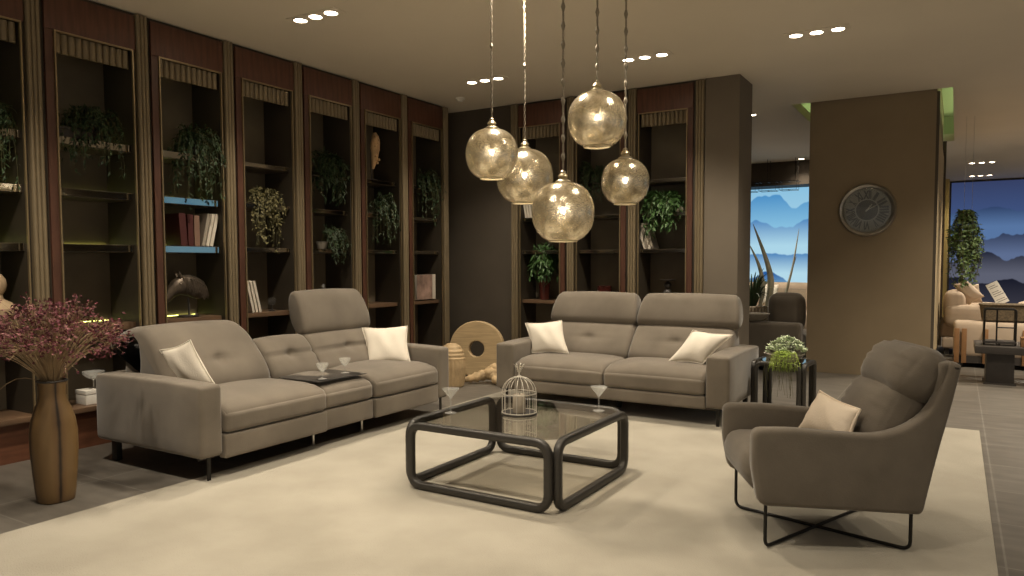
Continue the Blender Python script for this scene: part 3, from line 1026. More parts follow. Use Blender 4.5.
# ------------------------------------------------------------------ throw cushions
pillow([(-4.63, 3.02, .765), (-4.38, 3.075, .842), (-4.27, 3.18, .53), (-4.53, 3.12, .475)], .12, 'throw_cushion', 'cushion',
       'cream cushion leaning on the near arm of the left sofa', 'cream throw cushions', 1)
pillow([(-4.655, 5.035, .762), (-4.24, 5.175, .785), (-4.115, 5.06, .47), (-4.44, 4.87, .455)], .14, 'throw_cushion', 'cushion',
       'square cream cushion at the far end of the left sofa, under the raised headrest', 'cream throw cushions', 2)
pillow([(-3.70, 6.37, .745), (-3.315, 6.42, .785), (-3.165, 6.27, .485), (-3.56, 6.26, .465)], .14, 'throw_cushion', 'cushion',
       'cream cushion at the end of the back sofa next to the wooden disc', 'cream throw cushions', 3)
pillow([(-2.0, 6.42, .745), (-1.645, 6.40, .725), (-1.86, 6.25, .475), (-2.175, 6.27, .47)], .14, 'throw_cushion', 'cushion',
       'cream cushion at the end of the back sofa next to the side table', 'cream throw cushions', 4)

# ------------------------------------------------------------------ armchair
CH = thing('armchair', 'grey brown velvet armchair with plump headrest on thin crossed legs, on the rug', 'armchair', (-.735, 3.53, 0.006), atan2(.459, .888))
# local: x = front to back, y = across (0 near legs .. .557 far legs)
side = round_poly([(-.055, .215), (-.088, .40), (-.085, .578), (.10, .580), (.30, .563), (.47, .552), (.60, .590), (.70, .668), (.755, .79), (.786, .893), (.838, .880), (.80, .70), (.74, .46), (.682, .185), (.34, .200)],
                  [.05, .05, .045, .08, .08, .08, .08, .08, .06, .02, .02, .1, .1, .03, .1], 4)
side = densify(side, .03)
for (a, b) in ((-.065, .018), (.540, .622)):
    profile_solid(side, a, b, .026, 3).build('arm', 'chair', CH, sharp=0)
bp_ = densify(round_poly([(.60, .19), (.66, .30), (.72, .60), (.752, .885), (.832, .890), (.79, .66), (.73, .42), (.678, .188)], .02, 3), .03)
profile_solid(bp_, -.045, .602, .02, 6).build('back_panel', 'chair', CH, sharp=0)
def fnseat(q, u):
    q = list(q)
    q[2] += .022 * (1 - u[1] ** 2) * max(0., (u[2] + 1) / 2)
    if u[0] < 0: q[0] += .05 * max(0, -u[2]) + .0
    return q
soft_box((.74, .516, .225), .07, 8, (.012, 0, 0), fnseat, (.275, .2785, .335)).build('seat_cushion', 'chair', CH, sharp=0)
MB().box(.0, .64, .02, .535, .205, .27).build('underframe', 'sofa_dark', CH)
def fnback(q, u):
    x, y, z = q
    # gathered pleats near the side seams
    e = abs(u[1])
    if e > .45: x += .006 * sin(z * 105) * math.exp(-((e - .72) / .2) ** 2)
    a = radians(26)
    return [x * cos(a) + z * sin(a), y, -x * sin(a) + z * cos(a)]
soft_box((.20, .528, .37), .085, 9, (.04, 0, .0), fnback, (.615, .278, .585)).build('back_cushion', 'chair', CH, sharp=0)
def fnhead(q, u):
    x, y, z = q
    e = abs(u[1])
    x += .005 * sin(z * 130) * math.exp(-((e - .66) / .12) ** 2)
    x -= .016 * math.exp(-((e - .70) / .035) ** 2) * (1 if x < 0 else -1)
    a = radians(38)
    return [x * cos(a) + z * sin(a), y, -x * sin(a) + z * cos(a)]
soft_box((.215, .515, .275), .095, 10, (.03, .012, .012), fnhead, (.715, .248, .805)).build('headrest', 'chair', CH, sharp=0)
# piping on the near front edge
def rod(p, q, up):
    return round3([p + Vector((0, 0, up)), p, q, q + Vector((0, 0, up))], .04)
def round3(pts, r, n=5):
    out = [Vector(pts[0])]
    for i in range(1, len(pts) - 1):
        p = Vector(pts[i]); a = Vector(pts[i - 1]) - p; b = Vector(pts[i + 1]) - p
        s, e = p + a.normalized() * r, p + b.normalized() * r
        for j in range(n + 1):
            t = j / n
            out.append((1 - t) ** 2 * s + 2 * t * (1 - t) * p + t * t * e)
    out.append(Vector(pts[-1]))
    return out
MB().tube(rod(Vector((-.012, -.012, .009)), Vector((.648, .569, .009)), .21), .0085, 8).build('leg', 'black', CH)
MB().tube(rod(Vector((.648, -.012, .009)), Vector((-.012, .569, .009)), .21), .0085, 8).build('leg', 'black', CH)
Rz = Matrix.Rotation(atan2(.459, .888), 4, 'Z')
def chl(s, w, z):
    return Vector((-.735, 3.53, .006)) + Rz @ Vector((s, w, z))
pillow([chl(.375, .42, .675), chl(.455, .10, .640), chl(.39, .06, .485), chl(.26, .40, .475)], .12, 'throw_cushion', 'cushion_pink',
       'blush beige creased cushion sitting in the armchair', None, 6, folds=.3)

# ------------------------------------------------------------------ coffee table
def tube_table(name, label, cat, x, y, z, sx, sy, h, r, cr, rz=0., glass=True, gap=.012):
    """four rounded-square tube loops, one per side, holding a smoked glass top"""
    root = thing(name, label, cat, (x, y, z), rz)
    def loop(L_):
        a = L_ / 2 - r
        return round_poly([(-a, r), (a, r), (a, h - r), (-a, h - r)], cr, 6)
    def section(mb, pts3, nrm):
        # rounded square tube: offset frame along the path, one side normal is constant
        k = len(pts3)
        nrm = Vector(nrm)
        ring = [Vector(q) for q in round_poly([(-r, -r), (r, -r), (r, r), (-r, r)], r * .75, 3)]
        m = len(ring); vs = []; fs = []
        for i in range(k):
            t = (pts3[(i + 1) % k] - pts3[i - 1]).normalized()
            b = nrm.cross(t)
            for q in ring: vs.append(pts3[i] + nrm * q.x + b * q.y)
        for i in range(k):
            i2 = (i + 1) % k
            for j in range(m):
                j2 = (j + 1) % m
                fs.append((i * m + j, i * m + j2, i2 * m + j2, i2 * m + j))
        mb.add(vs, fs)
    for sgn in (-1, 1):
        mb = MB(); p = loop(sx - 2 * r - 2 * gap)
        section(mb, [Vector((q.x, sgn * (sy / 2 - r), q.y)) for q in p], (0, 1, 0))
        mb.build('tube_frame', 'gunmetal', root)
        mb = MB(); p = loop(sy - 2 * r - 2 * gap)
        section(mb, [Vector((sgn * (sx / 2 - r), q.x, q.y)) for q in p], (1, 0, 0))
        mb.build('tube_frame', 'gunmetal', root)
    # chamfered glass resting just inside the loops
    gx, gy, ch = sx / 2 - 2 * r + .004, sy / 2 - 2 * r + .004, cr * .9
    base = round_poly([(-gx + ch, -gy), (gx - ch, -gy), (gx, -gy + ch), (gx, gy - ch), (gx - ch, gy), (-gx + ch, gy), (-gx, gy - ch), (-gx, -gy + ch)], .02, 3)
    k = len(base)
    mb = MB()
    mb.add([(q.x, q.y, zz) for zz in (h - .016, h - .006) for q in base], [tuple(range(k - 1, -1, -1)), tuple(range(k, 2 * k))] + [(i, (i + 1) % k, k + (i + 1) % k, k + i) for i in range(k)])
    mb.build('glass_top', 'smoke_glass', root, sharp=30)
    return root
tube_table('coffee_table', 'square coffee table of dark rounded tubes with a smoked glass top, on the rug', 'coffee table', -2.305, 3.905, .006, 1.055, 1.045, .405, .024, .085)
tube_table('side_table', 'small dark tube side table with glass top, between the back sofa and the armchair', 'side table', -1.275, 6.70, .0, .46, .46, .50, .019, .06, radians(-4))

# ------------------------------------------------------------------ glasses
def martini(loc, label, group, s=1., m='etched_glass'):
    root = thing('cocktail_glass', label, 'glass', loc, 0, group)
    MB().lathe([(.0012, .002), (.036 * s, .001), (.037 * s, .003), (.012 * s, .006), (.0045 * s, .010), (.0035 * s, .03), (.0035 * s, .082 * s), (.006 * s, .090 * s)], 28).build('foot', 'clear_glass', root)
    MB().lathe([(.005 * s, .089 * s), (.052 * s, .150 * s), (.0535 * s, .1515 * s), (.0525 * s, .153 * s), (.0495 * s, .1505 * s), (.0035 * s, .094 * s)], 32).build('bowl', m, root)
    return root
TZ = .006 + .405 - .006
martini((-2.715, 3.735, TZ), 'cocktail glass on the coffee table at its corner towards the left sofa', 'cocktail glasses', 1.03)
martini((-1.935, 4.265, TZ), 'cocktail glass on the coffee table at its corner towards the back sofa', 'cocktail glasses', 1.03)
def coupe(loc, label, group):
    root = thing('cocktail_glass', label, 'glass', loc, 0, group)
    MB().lathe([(.001, .002), (.032, .001), (.033, .003), (.010, .006), (.004, .012), (.0035, .045), (.007, .054)], 26).build('foot', 'clear_glass', root)
    MB().lathe([(.006, .053), (.020, .064), (.034, .085), (.044, .108), (.0465, .118), (.045, .1185), (.042, .108), (.032, .087), (.019, .067), (.004, .057)], 28).build('bowl', 'etched_glass', root)
    return root
coupe((-4.03, 3.925, .491), 'etched cocktail glass on the sofa tray, the one nearer the flower vase', 'cocktail glasses')
coupe((-4.10, 4.235, .491), 'etched cocktail glass on the sofa tray, the one nearer the far cushion', 'cocktail glasses')

# ------------------------------------------------------------------ birdcage and candle
bc = thing('birdcage', 'small pale wire birdcage with leafy finial on the coffee table', 'birdcage', (-2.325, 3.925, TZ))
bc.scale = (1.08, 1.08, 1.16)
MB().lathe([(.0005, 0), (.102, 0), (.106, .004), (.104, .010), (.0005, .010)], 36).build('base', 'gunmetal', bc)
w_ = MB()
NW = 16
for i in range(NW):
    a = 2 * pi * i / NW
    pts = [(.1, .011), (.1, .06), (.1, .12)] + [(.1 * cos(t), .12 + .085 * sin(t)) for t in [radians(q) for q in (15, 30, 45, 60, 75, 88)]]
    w_.tube([(r * cos(a), r * sin(a), z) for r, z in pts], .0018, 5)
w_.build('wire_bars', 'wire_white', bc)
for z in (.014, .115):
    MB().tube([(.1005 * cos(2 * pi * i / 40), .1005 * sin(2 * pi * i / 40), z) for i in range(40)], .0026, 6, closed=True).build('hoop', 'wire_white', bc)
f_ = MB()
f_.lathe([(.020, .203), (.012, .208), (.005, .212), (.004, .225), (.008, .23)], 14)
for i in range(7):
    a = 2 * pi * i / 7
    for k in range(4):
        r_, z_ = .004 + .006 * k, .226 + .012 * k
        f_.leaf((r_ * cos(a), r_ * sin(a), z_), (cos(a) * .8, sin(a) * .8, .8), (0, 0, 1), .018, .010)
    f_.tube([(.002 * cos(a), .002 * sin(a), .22), (.012 * cos(a), .012 * sin(a), .25), (.024 * cos(a), .024 * sin(a), .268)], .0016, 4)
f_.build('finial', 'wire_white', bc)
cd = thing('pillar_candle', 'grey pillar candle standing inside the birdcage', 'candle', (-2.325, 3.925, TZ + .0118))
MB().lathe([(.0005, .0), (.038, 0), (.040, .004), (.040, .108), (.037, .113), (.030, .110), (.0005, .109)], 28).build('wax', 'candle', cd)
MB().tube([(0, 0, .108), (.001, 0, .118), (.003, 0, .124)], .0015, 5).build('wick', 'black', cd)

# ------------------------------------------------------------------ plants
def drooping(name, label, loc, pot, n, reach, rise, drop, leaf, m, seed, cat='plant', group=None, fan=(-1.2, 1.2), out=(1, 0), per=24, potm='pot_dark', wd=.4, lobes=2):
    """pot with stems that arch out over the rim and hang; out = horizontal direction the plant hangs towards"""
    rnd = random.Random(seed)
    root = thing(name, label, cat, loc, 0, group)
    pr, ph = pot
    MB().lathe([(.0005, 0), (pr * .72, 0), (pr * .78, .004), (pr, ph * .9), (pr * 1.06, ph * .92), (pr * 1.06, ph), (pr * .95, ph), (pr * .9, ph * .9), (.0005, ph * .88)], 20).build('pot', potm, root)
    st, lf = MB(), MB()
    oa = atan2(out[1], out[0])
    for i in range(n):
        a = oa + rnd.uniform(*fan)
        rc, rs = reach * rnd.uniform(.45, 1.), rise * rnd.uniform(.3, 1.15)
        dr = drop * rnd.uniform(.15, 1.) ** 1.0
        pts = []
        wob = rnd.uniform(-.04, .04)
        for j in range(9):
            t = j / 8
            ra = rc * (1 - (1 - t) ** 2.0)
            z = ph + rs * sin(min(1, t * 1.6) * pi / 2) * (1 - t * .4) - dr * t ** 2.2
            pts.append(Vector((ra * cos(a) + wob * t * sin(a), ra * sin(a) + wob * t * cos(a), z)))
        st.tube(pts, [.003 - .002 * j / 8 for j in range(9)], 4)
        for k in range(per):
            t = rnd.uniform(.12, 1.) * 8
            j = min(7, int(t)); p = pts[j].lerp(pts[j + 1], t - j)
            d = (pts[j + 1] - pts[j]).normalized()
            s_ = Vector((rnd.uniform(-1, 1), rnd.uniform(-1, 1), rnd.uniform(-.5, .6)))
            lf.leaf(p, d * .7 + s_ * .8, Vector((rnd.uniform(-.4, .4) + cos(a) * .5, rnd.uniform(-.4, .4) + sin(a) * .5, 1)), leaf * rnd.uniform(.6, 1.25), leaf * wd * rnd.uniform(.7, 1.2))
    st.build('stems', 'stem', root)
    lf.build('foliage', m, root, smooth=False)
    return root
G = 'trailing plants on the bookcase shelves'
OX = (1, 0)
drooping('trailing_plant', 'dark trailing plant at the left edge, half out of the picture', (-5.62, 2.43, 2.271), (.07, .09), 46, .24, .16, .66, .042, 'leaf_dark', 11, group=G, fan=(-1.5, 1.5))
drooping('trailing_plant', 'bushy dark trailing plant above the dark box, behind the dried flowers', (-5.62, 3.12, 2.271), (.07, .09), 58, .27, .24, .42, .042, 'leaf_dark', 12, group=G, fan=(-1.7, 1.7))
drooping('trailing_plant', 'long trailing plant over the blue reflecting shelf edges', (-5.60, 4.03, 2.271), (.07, .09), 78, .26, .22, .60, .044, 'leaf_dark', 13, group=G, fan=(-1.7, 1.6))
drooping('trailing_plant', 'dry olive small-leaved trailing plant above the three leaning white books', (-5.60, 4.72, 1.901), (.07, .08), 62, .20, .13, .56, .034, 'leaf_olive', 14, group=G, fan=(-1.3, 1.3), wd=.7, per=22)
drooping('trailing_plant', 'trailing plant on a high shelf right above another one, over the headrest', (-5.60, 5.54, 2.271), (.07, .09), 56, .24, .17, .46, .075, 'leaf_dark', 15, group=G, fan=(-1.6, 1.6), wd=.28)
drooping('trailing_plant', 'trailing plant in a small pale pot, below another plant and over the headrest', (-5.58, 5.46, 1.501), (.06, .075), 34, .28, .20, .30, .044, 'leaf_dark', 16, group=G, fan=(-.6, 1.6), potm='pot_grey')
drooping('trailing_plant', 'trailing plant below the tall ivory carving', (-5.60, 6.34, 1.901), (.06, .08), 46, .25, .22, .60, .042, 'leaf_dark', 17, group=G, fan=(-1.4, 1.5))
drooping('trailing_plant', 'trailing plant in the bay beside the dark corner, above the picture book', (-5.58, 7.14, 2.271), (.06, .08), 46, .24, .18, .62, .042, 'leaf_dark', 18, group=G, fan=(-1.4, 1.5))
OY = (0, -1)
drooping('potted_fern', 'bright green leafy plant in a dark red vase over the red shelf', (-4.33, 7.93, .901), (.075, .29), 44, .17, .46, .22, .085, 'leaf_mid', 19, group=G, fan=(-2.2, 2.2), out=OY, wd=.34, potm='pot_red')
drooping('trailing_plant', 'dim trailing plant between the pendants in the middle back bay', (-3.66, 7.93, 2.271), (.06, .08), 44, .22, .22, .40, .044, 'leaf_dark', 20, group=G, fan=(-1.7, 1.7), out=OY)
drooping('trailing_plant', 'green trailing plant above the striped leaning books', (-2.80, 7.90, 1.901), (.07, .09), 70, .24, .20, .42, .085, 'leaf_mid', 21, group=G, fan=(-1.8, 1.8), out=OY, wd=.3)

# ------------------------------------------------------------------ books
def book(w, d, h, cover, loc, rz, tilt, label, group, upright=True):
    """spine along -y locally; w thickness (x), d depth (y), h height; tilt leans it in x"""
    root = thing('book', label, 'book', loc, 0, group)
    root.rotation_euler = (Matrix.Rotation(rz, 3, 'Z') @ Matrix.Rotation(tilt, 3, 'Y')).to_euler()
    c = MB()
    c.box(0, .003, 0, d, 0, h); c.box(w - .003, w, 0, d, 0, h); c.box(.003, w - .003, 0, .003, 0, h)
    c.build('cover', cover, root)
    MB().box(.003, w - .003, .003, d - .004, .003, h - .003).build('page_block', 'paper', root)
    return root
# on the left wall local x -> +Y, local y -> -X
def lbook(y, z, w, h, cover, tilt, label, group, x=-5.53, d=.2):
    return book(w, d, h, cover, (x, y, z + max(0., sin(tilt)) * w * 0 + .001 + (w * sin(tilt) if tilt > 0 else 0)), pi / 2, tilt, label, group)
GR, GW = 'books under the blue reflecting shelf edge', 'white books above the sofa back'
lbook(3.825, 1.501, .060, .27, 'book_red', -.06, 'thick dark red book, leftmost under the blue shelf edge', GR)
lbook(3.895, 1.501, .050, .265, 'book_red', -.02, 'dark red book second from the left under the blue shelf edge', GR)
lbook(3.952, 1.501, .050, .26, 'book_brown', .0, 'brown book between the dark red and the leaning pale ones', GR)
for i, lb in enumerate(('pale leaning book next to the brown book under the blue shelf edge', 'middle one of the pale leaning books under the blue shelf edge', 'pale leaning book nearest the right upright, under the blue shelf edge')):
    lbook(4.020 + .040 * i, 1.501, .030, .285, 'book_grey' if i == 0 else 'book_white', .24, lb, GR)
for i, lb in enumerate(('leaning white book touching the bay side, above the reclined sofa back', 'middle one of the leaning white books above the reclined sofa back', 'leaning white book nearest the glass orb')):
    lbook(4.535 + .038 * i, .901, .026, .295, 'book_white', -.23, lb, GW)
lbook(2.86, 1.501, .022, .30, 'book_grey', -.10, 'thin grey frame leaning in the bay behind the dried flowers', 'leaning frame')
pb = thing('picture_book', 'large picture book standing face out beside the dark corner', 'book', (-5.50, 6.905, .915))
MB().box(-.035, -.004, 0, .30, 0, .30, .003).build('page_block', 'paper', pb)
MB().box(-.004, 0, 0, .30, 0, .30).build('cover', 'book_print', pb)
MB().box(-.036, .001, .301, .361, 0, .30).build('spine', 'book_white', pb)
GB = 'white books in the back bay beside the corner'
for i, lb in enumerate(('white book leaning in the back bay, leftmost of three', 'middle white book leaning in the back bay behind the pendants', 'white book leaning in the back bay, rightmost of three')):
    book(.026, .19, .25, 'book_white', (-4.552 + .036 * i, 7.84, 1.902), 0, -.16, lb, GB)
GS = 'striped books under the green plant'
for i, lb in enumerate(('striped book leaning under the green plant, leftmost', 'striped book leaning under the green plant, second from the left', 'striped book leaning under the green plant, third from the left', 'striped book leaning under the green plant, rightmost')):
    book(.024, .19, .33, 'book_white' if i % 2 == 0 else 'book_grey', (-3.04 + .032 * i, 7.84, 1.502), 0, -.30, lb, GS) if False else book(.024, .19, .30, 'book_white' if i % 2 == 0 else 'book_grey', (-3.015 + .030 * i, 7.84, 1.502), 0, -.28, lb, GS)
# the leaning books tip towards -x: keep their low corner on the shelf
for o in bpy.data.objects:
    if o.name.startswith('book') and o.type == 'EMPTY' and o.get('category') == 'book':
        pass

# ------------------------------------------------------------------ ornaments on the shelves
bx_ = thing('storage_box', 'dark lacquer box below the bushy plant behind the dried flowers', 'box', (-5.60, 2.95, 2.271))
MB().box(-.09, .09, -.09, .13, 0, .055, .004).build('body', 'dark_wood', bx_)
MB().box(-.093, .093, -.093, .133, .056, .072, .004).build('lid', 'dark_wood', bx_)
bu = thing('plaster_bust', 'pale plaster bust at the left edge beside the dried flowers', 'sculpture', (-5.60, 2.46, .901))
m_ = MB()
m_.lathe([(.06, 0), (.065, .012), (.035, .03), (.03, .06), (.085, .075), (.12, .11), (.125, .15), (.09, .19), (.045, .215), (.04, .245), (.058, .275), (.066, .31), (.060, .35), (.035, .385), (.0005, .395)], 22)
m_.build('bust', 'pale_stone', bu)
# horse head
hh = thing('horse_head_sculpture', 'dark bronze horse head sculpture on a stand above the reclined sofa back', 'sculpture', (-5.60, 3.90, .901))
MB().lathe([(.0005, 0), (.085, 0), (.088, .01), (.075, .018), (.0005, .02)], 24, (0, .02, 0)).build('base', 'dark_wood', hh)
MB().tube([(0, .03, .018), (0, .03, .10), (0, .025, .16)], .009, 8).build('stand_rod', 'dark_wood', hh)
def loft(sections, n=14):
    V, F = [], []
    for (c, d, ry, rz) in sections:
        c = Vector(c); d = Vector(d).normalized()
        s = Vector((1, 0, 0)); u = d.cross(s).normalized()
        for j in range(n):
            a = 2 * pi * j / n
            V.append(c + s * ry * cos(a) + u * rz * sin(a))
    k = len(sections)
    for i in range(k - 1):
        for j in range(n):
            j2 = (j + 1) % n
            F.append((i * n + j, i * n + j2, (i + 1) * n + j2, (i + 1) * n + j))
    F.append(tuple(range(n - 1, -1, -1))); F.append(tuple((k - 1) * n + j for j in range(n)))
    return V, F
hm = MB()
hm.add(*loft([((0, .165, .215), (0, -1, .3), .045, .060), ((0, .145, .225), (0, -1, .3), .055, .082), ((0, .09, .25), (0, -1, .2), .056, .092), ((0, .03, .270), (0, -1, .05), .054, .092), ((0, -.03, .272), (0, -1, -.15), .052, .088), ((0, -.08, .255), (0, -.9, -.5), .048, .072), ((0, -.12, .228), (0, -.8, -.7), .042, .056), ((0, -.155, .195), (0, -.75, -.8), .036, .046), ((0, -.185, .165), (0, -.7, -.8), .034, .042), ((0, -.205, .142), (0, -.7, -.8), .026, .032)]))
for sx in (-1, 1):
    hm.ball((.040 * sx, -.075, .283), .013, 8)
    hm.ball((.026 * sx, -.195, .168), .010, 8)
hm.build('head', 'bronze', hh, sharp=0)
mm = MB()
for sx in (-1, 1):
    mm.add(*loft([((.022 * sx, -.055, .335), (0, -.2, 1), .013, .017), ((.028 * sx, -.066, .362), (0, -.3, 1), .011, .013), ((.032 * sx, -.080, .390), (0, -.4, 1), .002, .003)], 8))
mm.build('ears', 'bronze', hh)
mn = MB()
rr_ = random.Random(5)
for i in range(26):
    t = i / 25
    y = -.05 + .20 * t; z = .352 - .07 * t * t
    mn.tube([(rr_.uniform(-.01, .01), y, z), (.03 + rr_.uniform(0, .02), y + .015, z - .03), (.052, y + .03, z - .09 - rr_.uniform(0, .03)), (.045, y + .035, z - .13 - rr_.uniform(0, .04))], [.010, .011, .008, .002], 5)
mn.build('mane', 'bronze', hh)
# glass orb, bulb-shaped bottle, goblet, boxes
ob = thing('glass_orb', 'small dark glass orb on a foot beside the leaning white books', 'ornament', (-5.58, 4.80, .901))
MB().lathe([(.03, 0), (.03, .006), (.008, .014), (.007, .05), (.018, .058)], 16).build('foot', 'gunmetal', ob)
MB().ball((0, 0, .095), .042, 18).build('orb', 'pane', ob)
gb = thing('glass_decanter', 'small clear glass bottle just above the raised headrest', 'bottle', (-5.56, 5.45, .901))
MB().lathe([(.0005, .001), (.03, .002), (.05, .03), (.055, .06), (.045, .09), (.018, .12), (.012, .16), (.013, .20), (.017, .21)], 22).build('bottle', 'clear_glass', gb)
MB().ball((0, 0, .225), .017, 12).build('stopper', 'clear_glass', gb)
wb = thing('gift_box', 'white box on the base shelf between the flower vase and the left sofa', 'box', (-5.55, 3.05, .311))
MB().box(-.07, .07, -.075, .075, 0, .075, .003).build('body', 'white_metal', wb)
MB().box(-.073, .073, -.078, .078, .076, .105, .003).build('lid', 'white_metal', wb)
gc = thing('glass_compote', 'small white footed glass dish on top of the white box', 'dish', (-5.55, 3.075, .417))
MB().lathe([(.035, 0), (.036, .005), (.008, .012), (.007, .06), (.012, .07)], 18).build('foot', 'chrome', gc)
MB().lathe([(.010, .068), (.05, .085), (.075, .11), (.078, .13), (.072, .13), (.045, .095), (.005, .078)], 24).build('bowl', 'etched_glass', gc)
wf = thing('folded_paper', 'folded white paper slipped under the low shelf behind the raised headrest', 'paper', (-5.56, 4.93, .78))
wf.location = (-5.46 - .10, 4.93, .311)
MB().add([(-.07, -.08, 0), (.07, -.08, 0), (.07, .08, .0), (-.07, .08, 0), (-.07, -.08, .012), (.07, -.08, .012), (.07, .08, .012), (-.07, .08, .03)], [(0, 3, 2, 1), (4, 5, 6, 7), (0, 1, 5, 4), (1, 2, 6, 5), (2, 3, 7, 6), (3, 0, 4, 7)]).build('sheets', 'paper', wf)
# tall ivory carving
iv = thing('ivory_carving', 'tall pale carved tusk ornament on a dark stand in a high shelf bay', 'sculpture', (-5.60, 6.27, 2.271))
MB().lathe([(.0005, 0), (.05, 0), (.052, .012), (.03, .02), (.0005, .021)], 20).build('base', 'dark_wood', iv)
MB().tube([(0, -.03, .018), (0, -.035, .15), (0, -.03, .38)], .006, 6).build('stand_rod', 'dark_wood', iv)
im = MB()
im.add(*loft([((.01, -.012, .13), (0, .05, 1), .012, .016), ((.012, .0, .20), (0, .1, 1), .028, .034), ((.015, .012, .28), (0, .1, 1), .038, .050), ((.016, .02, .36), (0, .1, 1), .044, .062), ((.015, .03, .43), (0, .0, 1), .042, .060), ((.012, .03, .49), (0, -.1, 1), .034, .048), ((.01, .022, .535), (0, -.2, 1), .016, .02)], 16))
for i in range(9):
    im.ball((.045, .02 + .03 * sin(i * 2.1), .20 + .036 * i), .018, 8)
im.build('carving', 'ivory', iv)
rp = thing('oxblood_pot', 'squat dark red pot low in the middle back bay', 'pot', (-3.53, 7.93, .901))
MB().lathe([(.0005, 0), (.06, 0), (.075, .02), (.088, .10), (.080, .165), (.085, .175), (.078, .178), (.072, .16), (.08, .10), (.06, .02), (.0005, .015)], 26).build('body', 'pot_red', rp)
sr = thing('stone_ornament', 'small pale stone beside the green plant above the striped books', 'ornament', (-2.62, 7.86, 1.901))
MB().lathe([(.0005, 0), (.035, .004), (.05, .025), (.045, .05), (.022, .066), (.0005, .07)], 16).build('stone', 'book_white', sr)
fg = thing('abstract_figurine', 'small dark stacked figurine low in the bay beside the wall stub', 'sculpture', (-2.76, 7.92, .901))
MB().lathe([(.045, 0), (.045, .03), (.02, .045), (.022, .07)], 18).build('base', 'dark_wood', fg)
MB().ball((0, 0, .11), .05, 16).build('lower_ball', 'dark_wood', fg)
MB().ball((0, 0, .195), .042, 16).build('upper_ball', 'dark_wood', fg)
MB().lathe([(.012, .23), (.02, .24), (.085, .252), (.088, .262), (.0005, .264)], 24).build('top_disc', 'dark_wood', fg)

# ------------------------------------------------------------------ floor vase with dried flowers
fv = thing('floor_vase', 'tall amber brown floor vase with dark vertical seams, in front of the bookcases', 'vase', (-4.40, 2.20, 0))
prof = [(.0005, .0), (.098, .0), (.105, .008), (.112, .06), (.124, .18), (.132, .30), (.132, .40), (.122, .47), (.102, .53), (.083, .575), (.075, .61), (.077, .66), (.084, .69), (.080, .694), (.072, .66), (.068, .61), (.09, .53), (.0005, .50)]
MB().lathe([(a[0] * .9, a[1]) for a in prof], 40, sq=.06).build('body', 'vase', fv, sharp=60)
MB().tube([(.074 * (1 + .06 * -.5 * cos(4 * a)) * cos(a), .074 * (1 + .06 * -.5 * cos(4 * a)) * sin(a), .690) for a in [2 * pi * i / 40 for i in range(40)]], .006, 6, closed=True).build('rim', 'dark_wood', fv)
df = thing('dried_flowers', 'bunch of dried maroon flowers on straw stems in the floor vase', 'flowers', (-4.40, 2.20, .55))
rnd = random.Random(77)
st, b1, b2 = MB(), MB(), MB()
for i in range(150):
    a = rnd.uniform(0, 2 * pi); sp_ = rnd.uniform(.03, 1.) ** .7
    ln = rnd.uniform(.78, 1.0)
    ang = sp_ * radians(53)
    rr_ = .55 * ln * sin(ang); zz = .60 * ln * cos(ang) * .93 + .03
    if zz < .22: zz += .06
    P0 = Vector((.045 * sp_ * cos(a + .4), .045 * sp_ * sin(a + .4), .0))
    P1 = Vector((.055 * sp_ * cos(a), .055 * sp_ * sin(a), .15))
    tip = Vector((rr_ * cos(a), rr_ * sin(a), zz))
    P2 = P1.lerp(tip, .5) + Vector((0, 0, .05))
    pts = crom([P0, P1, P2, tip], 3, False)
    st.tube(pts, .0022, 4)
    for k in range(rnd.randint(9, 13)):
        q = tip + Vector((rnd.gauss(0, .032), rnd.gauss(0, .032), rnd.gauss(-.005, .03)))
        tgt = b1 if rnd.random() < .82 else b2
        if rnd.random() < .55:
            st.tube([pts[-3].lerp(tip, .4), q], .0009, 3, cap=False)
        for _ in range(3):
            tgt.leaf(q, (rnd.uniform(-1, 1), rnd.uniform(-1, 1), rnd.uniform(-.6, 1)), (rnd.uniform(-1, 1), rnd.uniform(-1, 1), 1), rnd.uniform(.012, .026), rnd.uniform(.009, .016))
st.tube(crom([(0, 0, .12), (-.10, -.14, .16), (-.10, -.32, .02), (-.08, -.42, -.12)], 4, False), .002, 4)
st.build('stems', 'straw', df)
b1.build('blossoms', 'bud', df, smooth=False)
b2.build('blossoms', 'bud_pink', df, smooth=False)['label'] = 'dusty pink blossoms'

# ------------------------------------------------------------------ wooden disc, ribbed pot, driftwood
wd_ = thing('wooden_disc', 'big round laminated wood disc with a hole, standing between the two sofas', 'sculpture', (-4.86, 7.22, 0))
ro, ri, th = .333, .093, .10
P_ = []
nn = 56
V, F = [], []
rings = [(ro - .012, -th / 2), (ro, -th / 2 + .012), (ro, th / 2 - .012), (ro - .012, th / 2), (ri + .01, th / 2), (ri, th / 2 - .01), (ri, -th / 2 + .01), (ri + .01, -th / 2)]
for j in range(nn):
    a = 2 * pi * j / nn
    for (r, y) in rings: V.append((r * cos(a), y, r * sin(a) + ro))
for j in range(nn):
    j2 = (j + 1) % nn
    for i in range(8):
        i2 = (i + 1) % 8
        F.append((j * 8 + i, j * 8 + i2, j2 * 8 + i2, j2 * 8 + i))
MB().add(V, F).build('disc', 'bamboo', wd_, rot=(radians(-4), 0, radians(20)))
rp_ = thing('ribbed_pot', 'ribbed bent-wood pot at the end of the left sofa, before the wooden disc', 'pot', (-4.70, 6.50, 0))
V, F = [], []
nn = 132
pr = [(.105, 0), (.125, .02), (.14, .10), (.148, .22), (.142, .32), (.122, .40), (.085, .455), (.05, .475), (.0005, .48)]
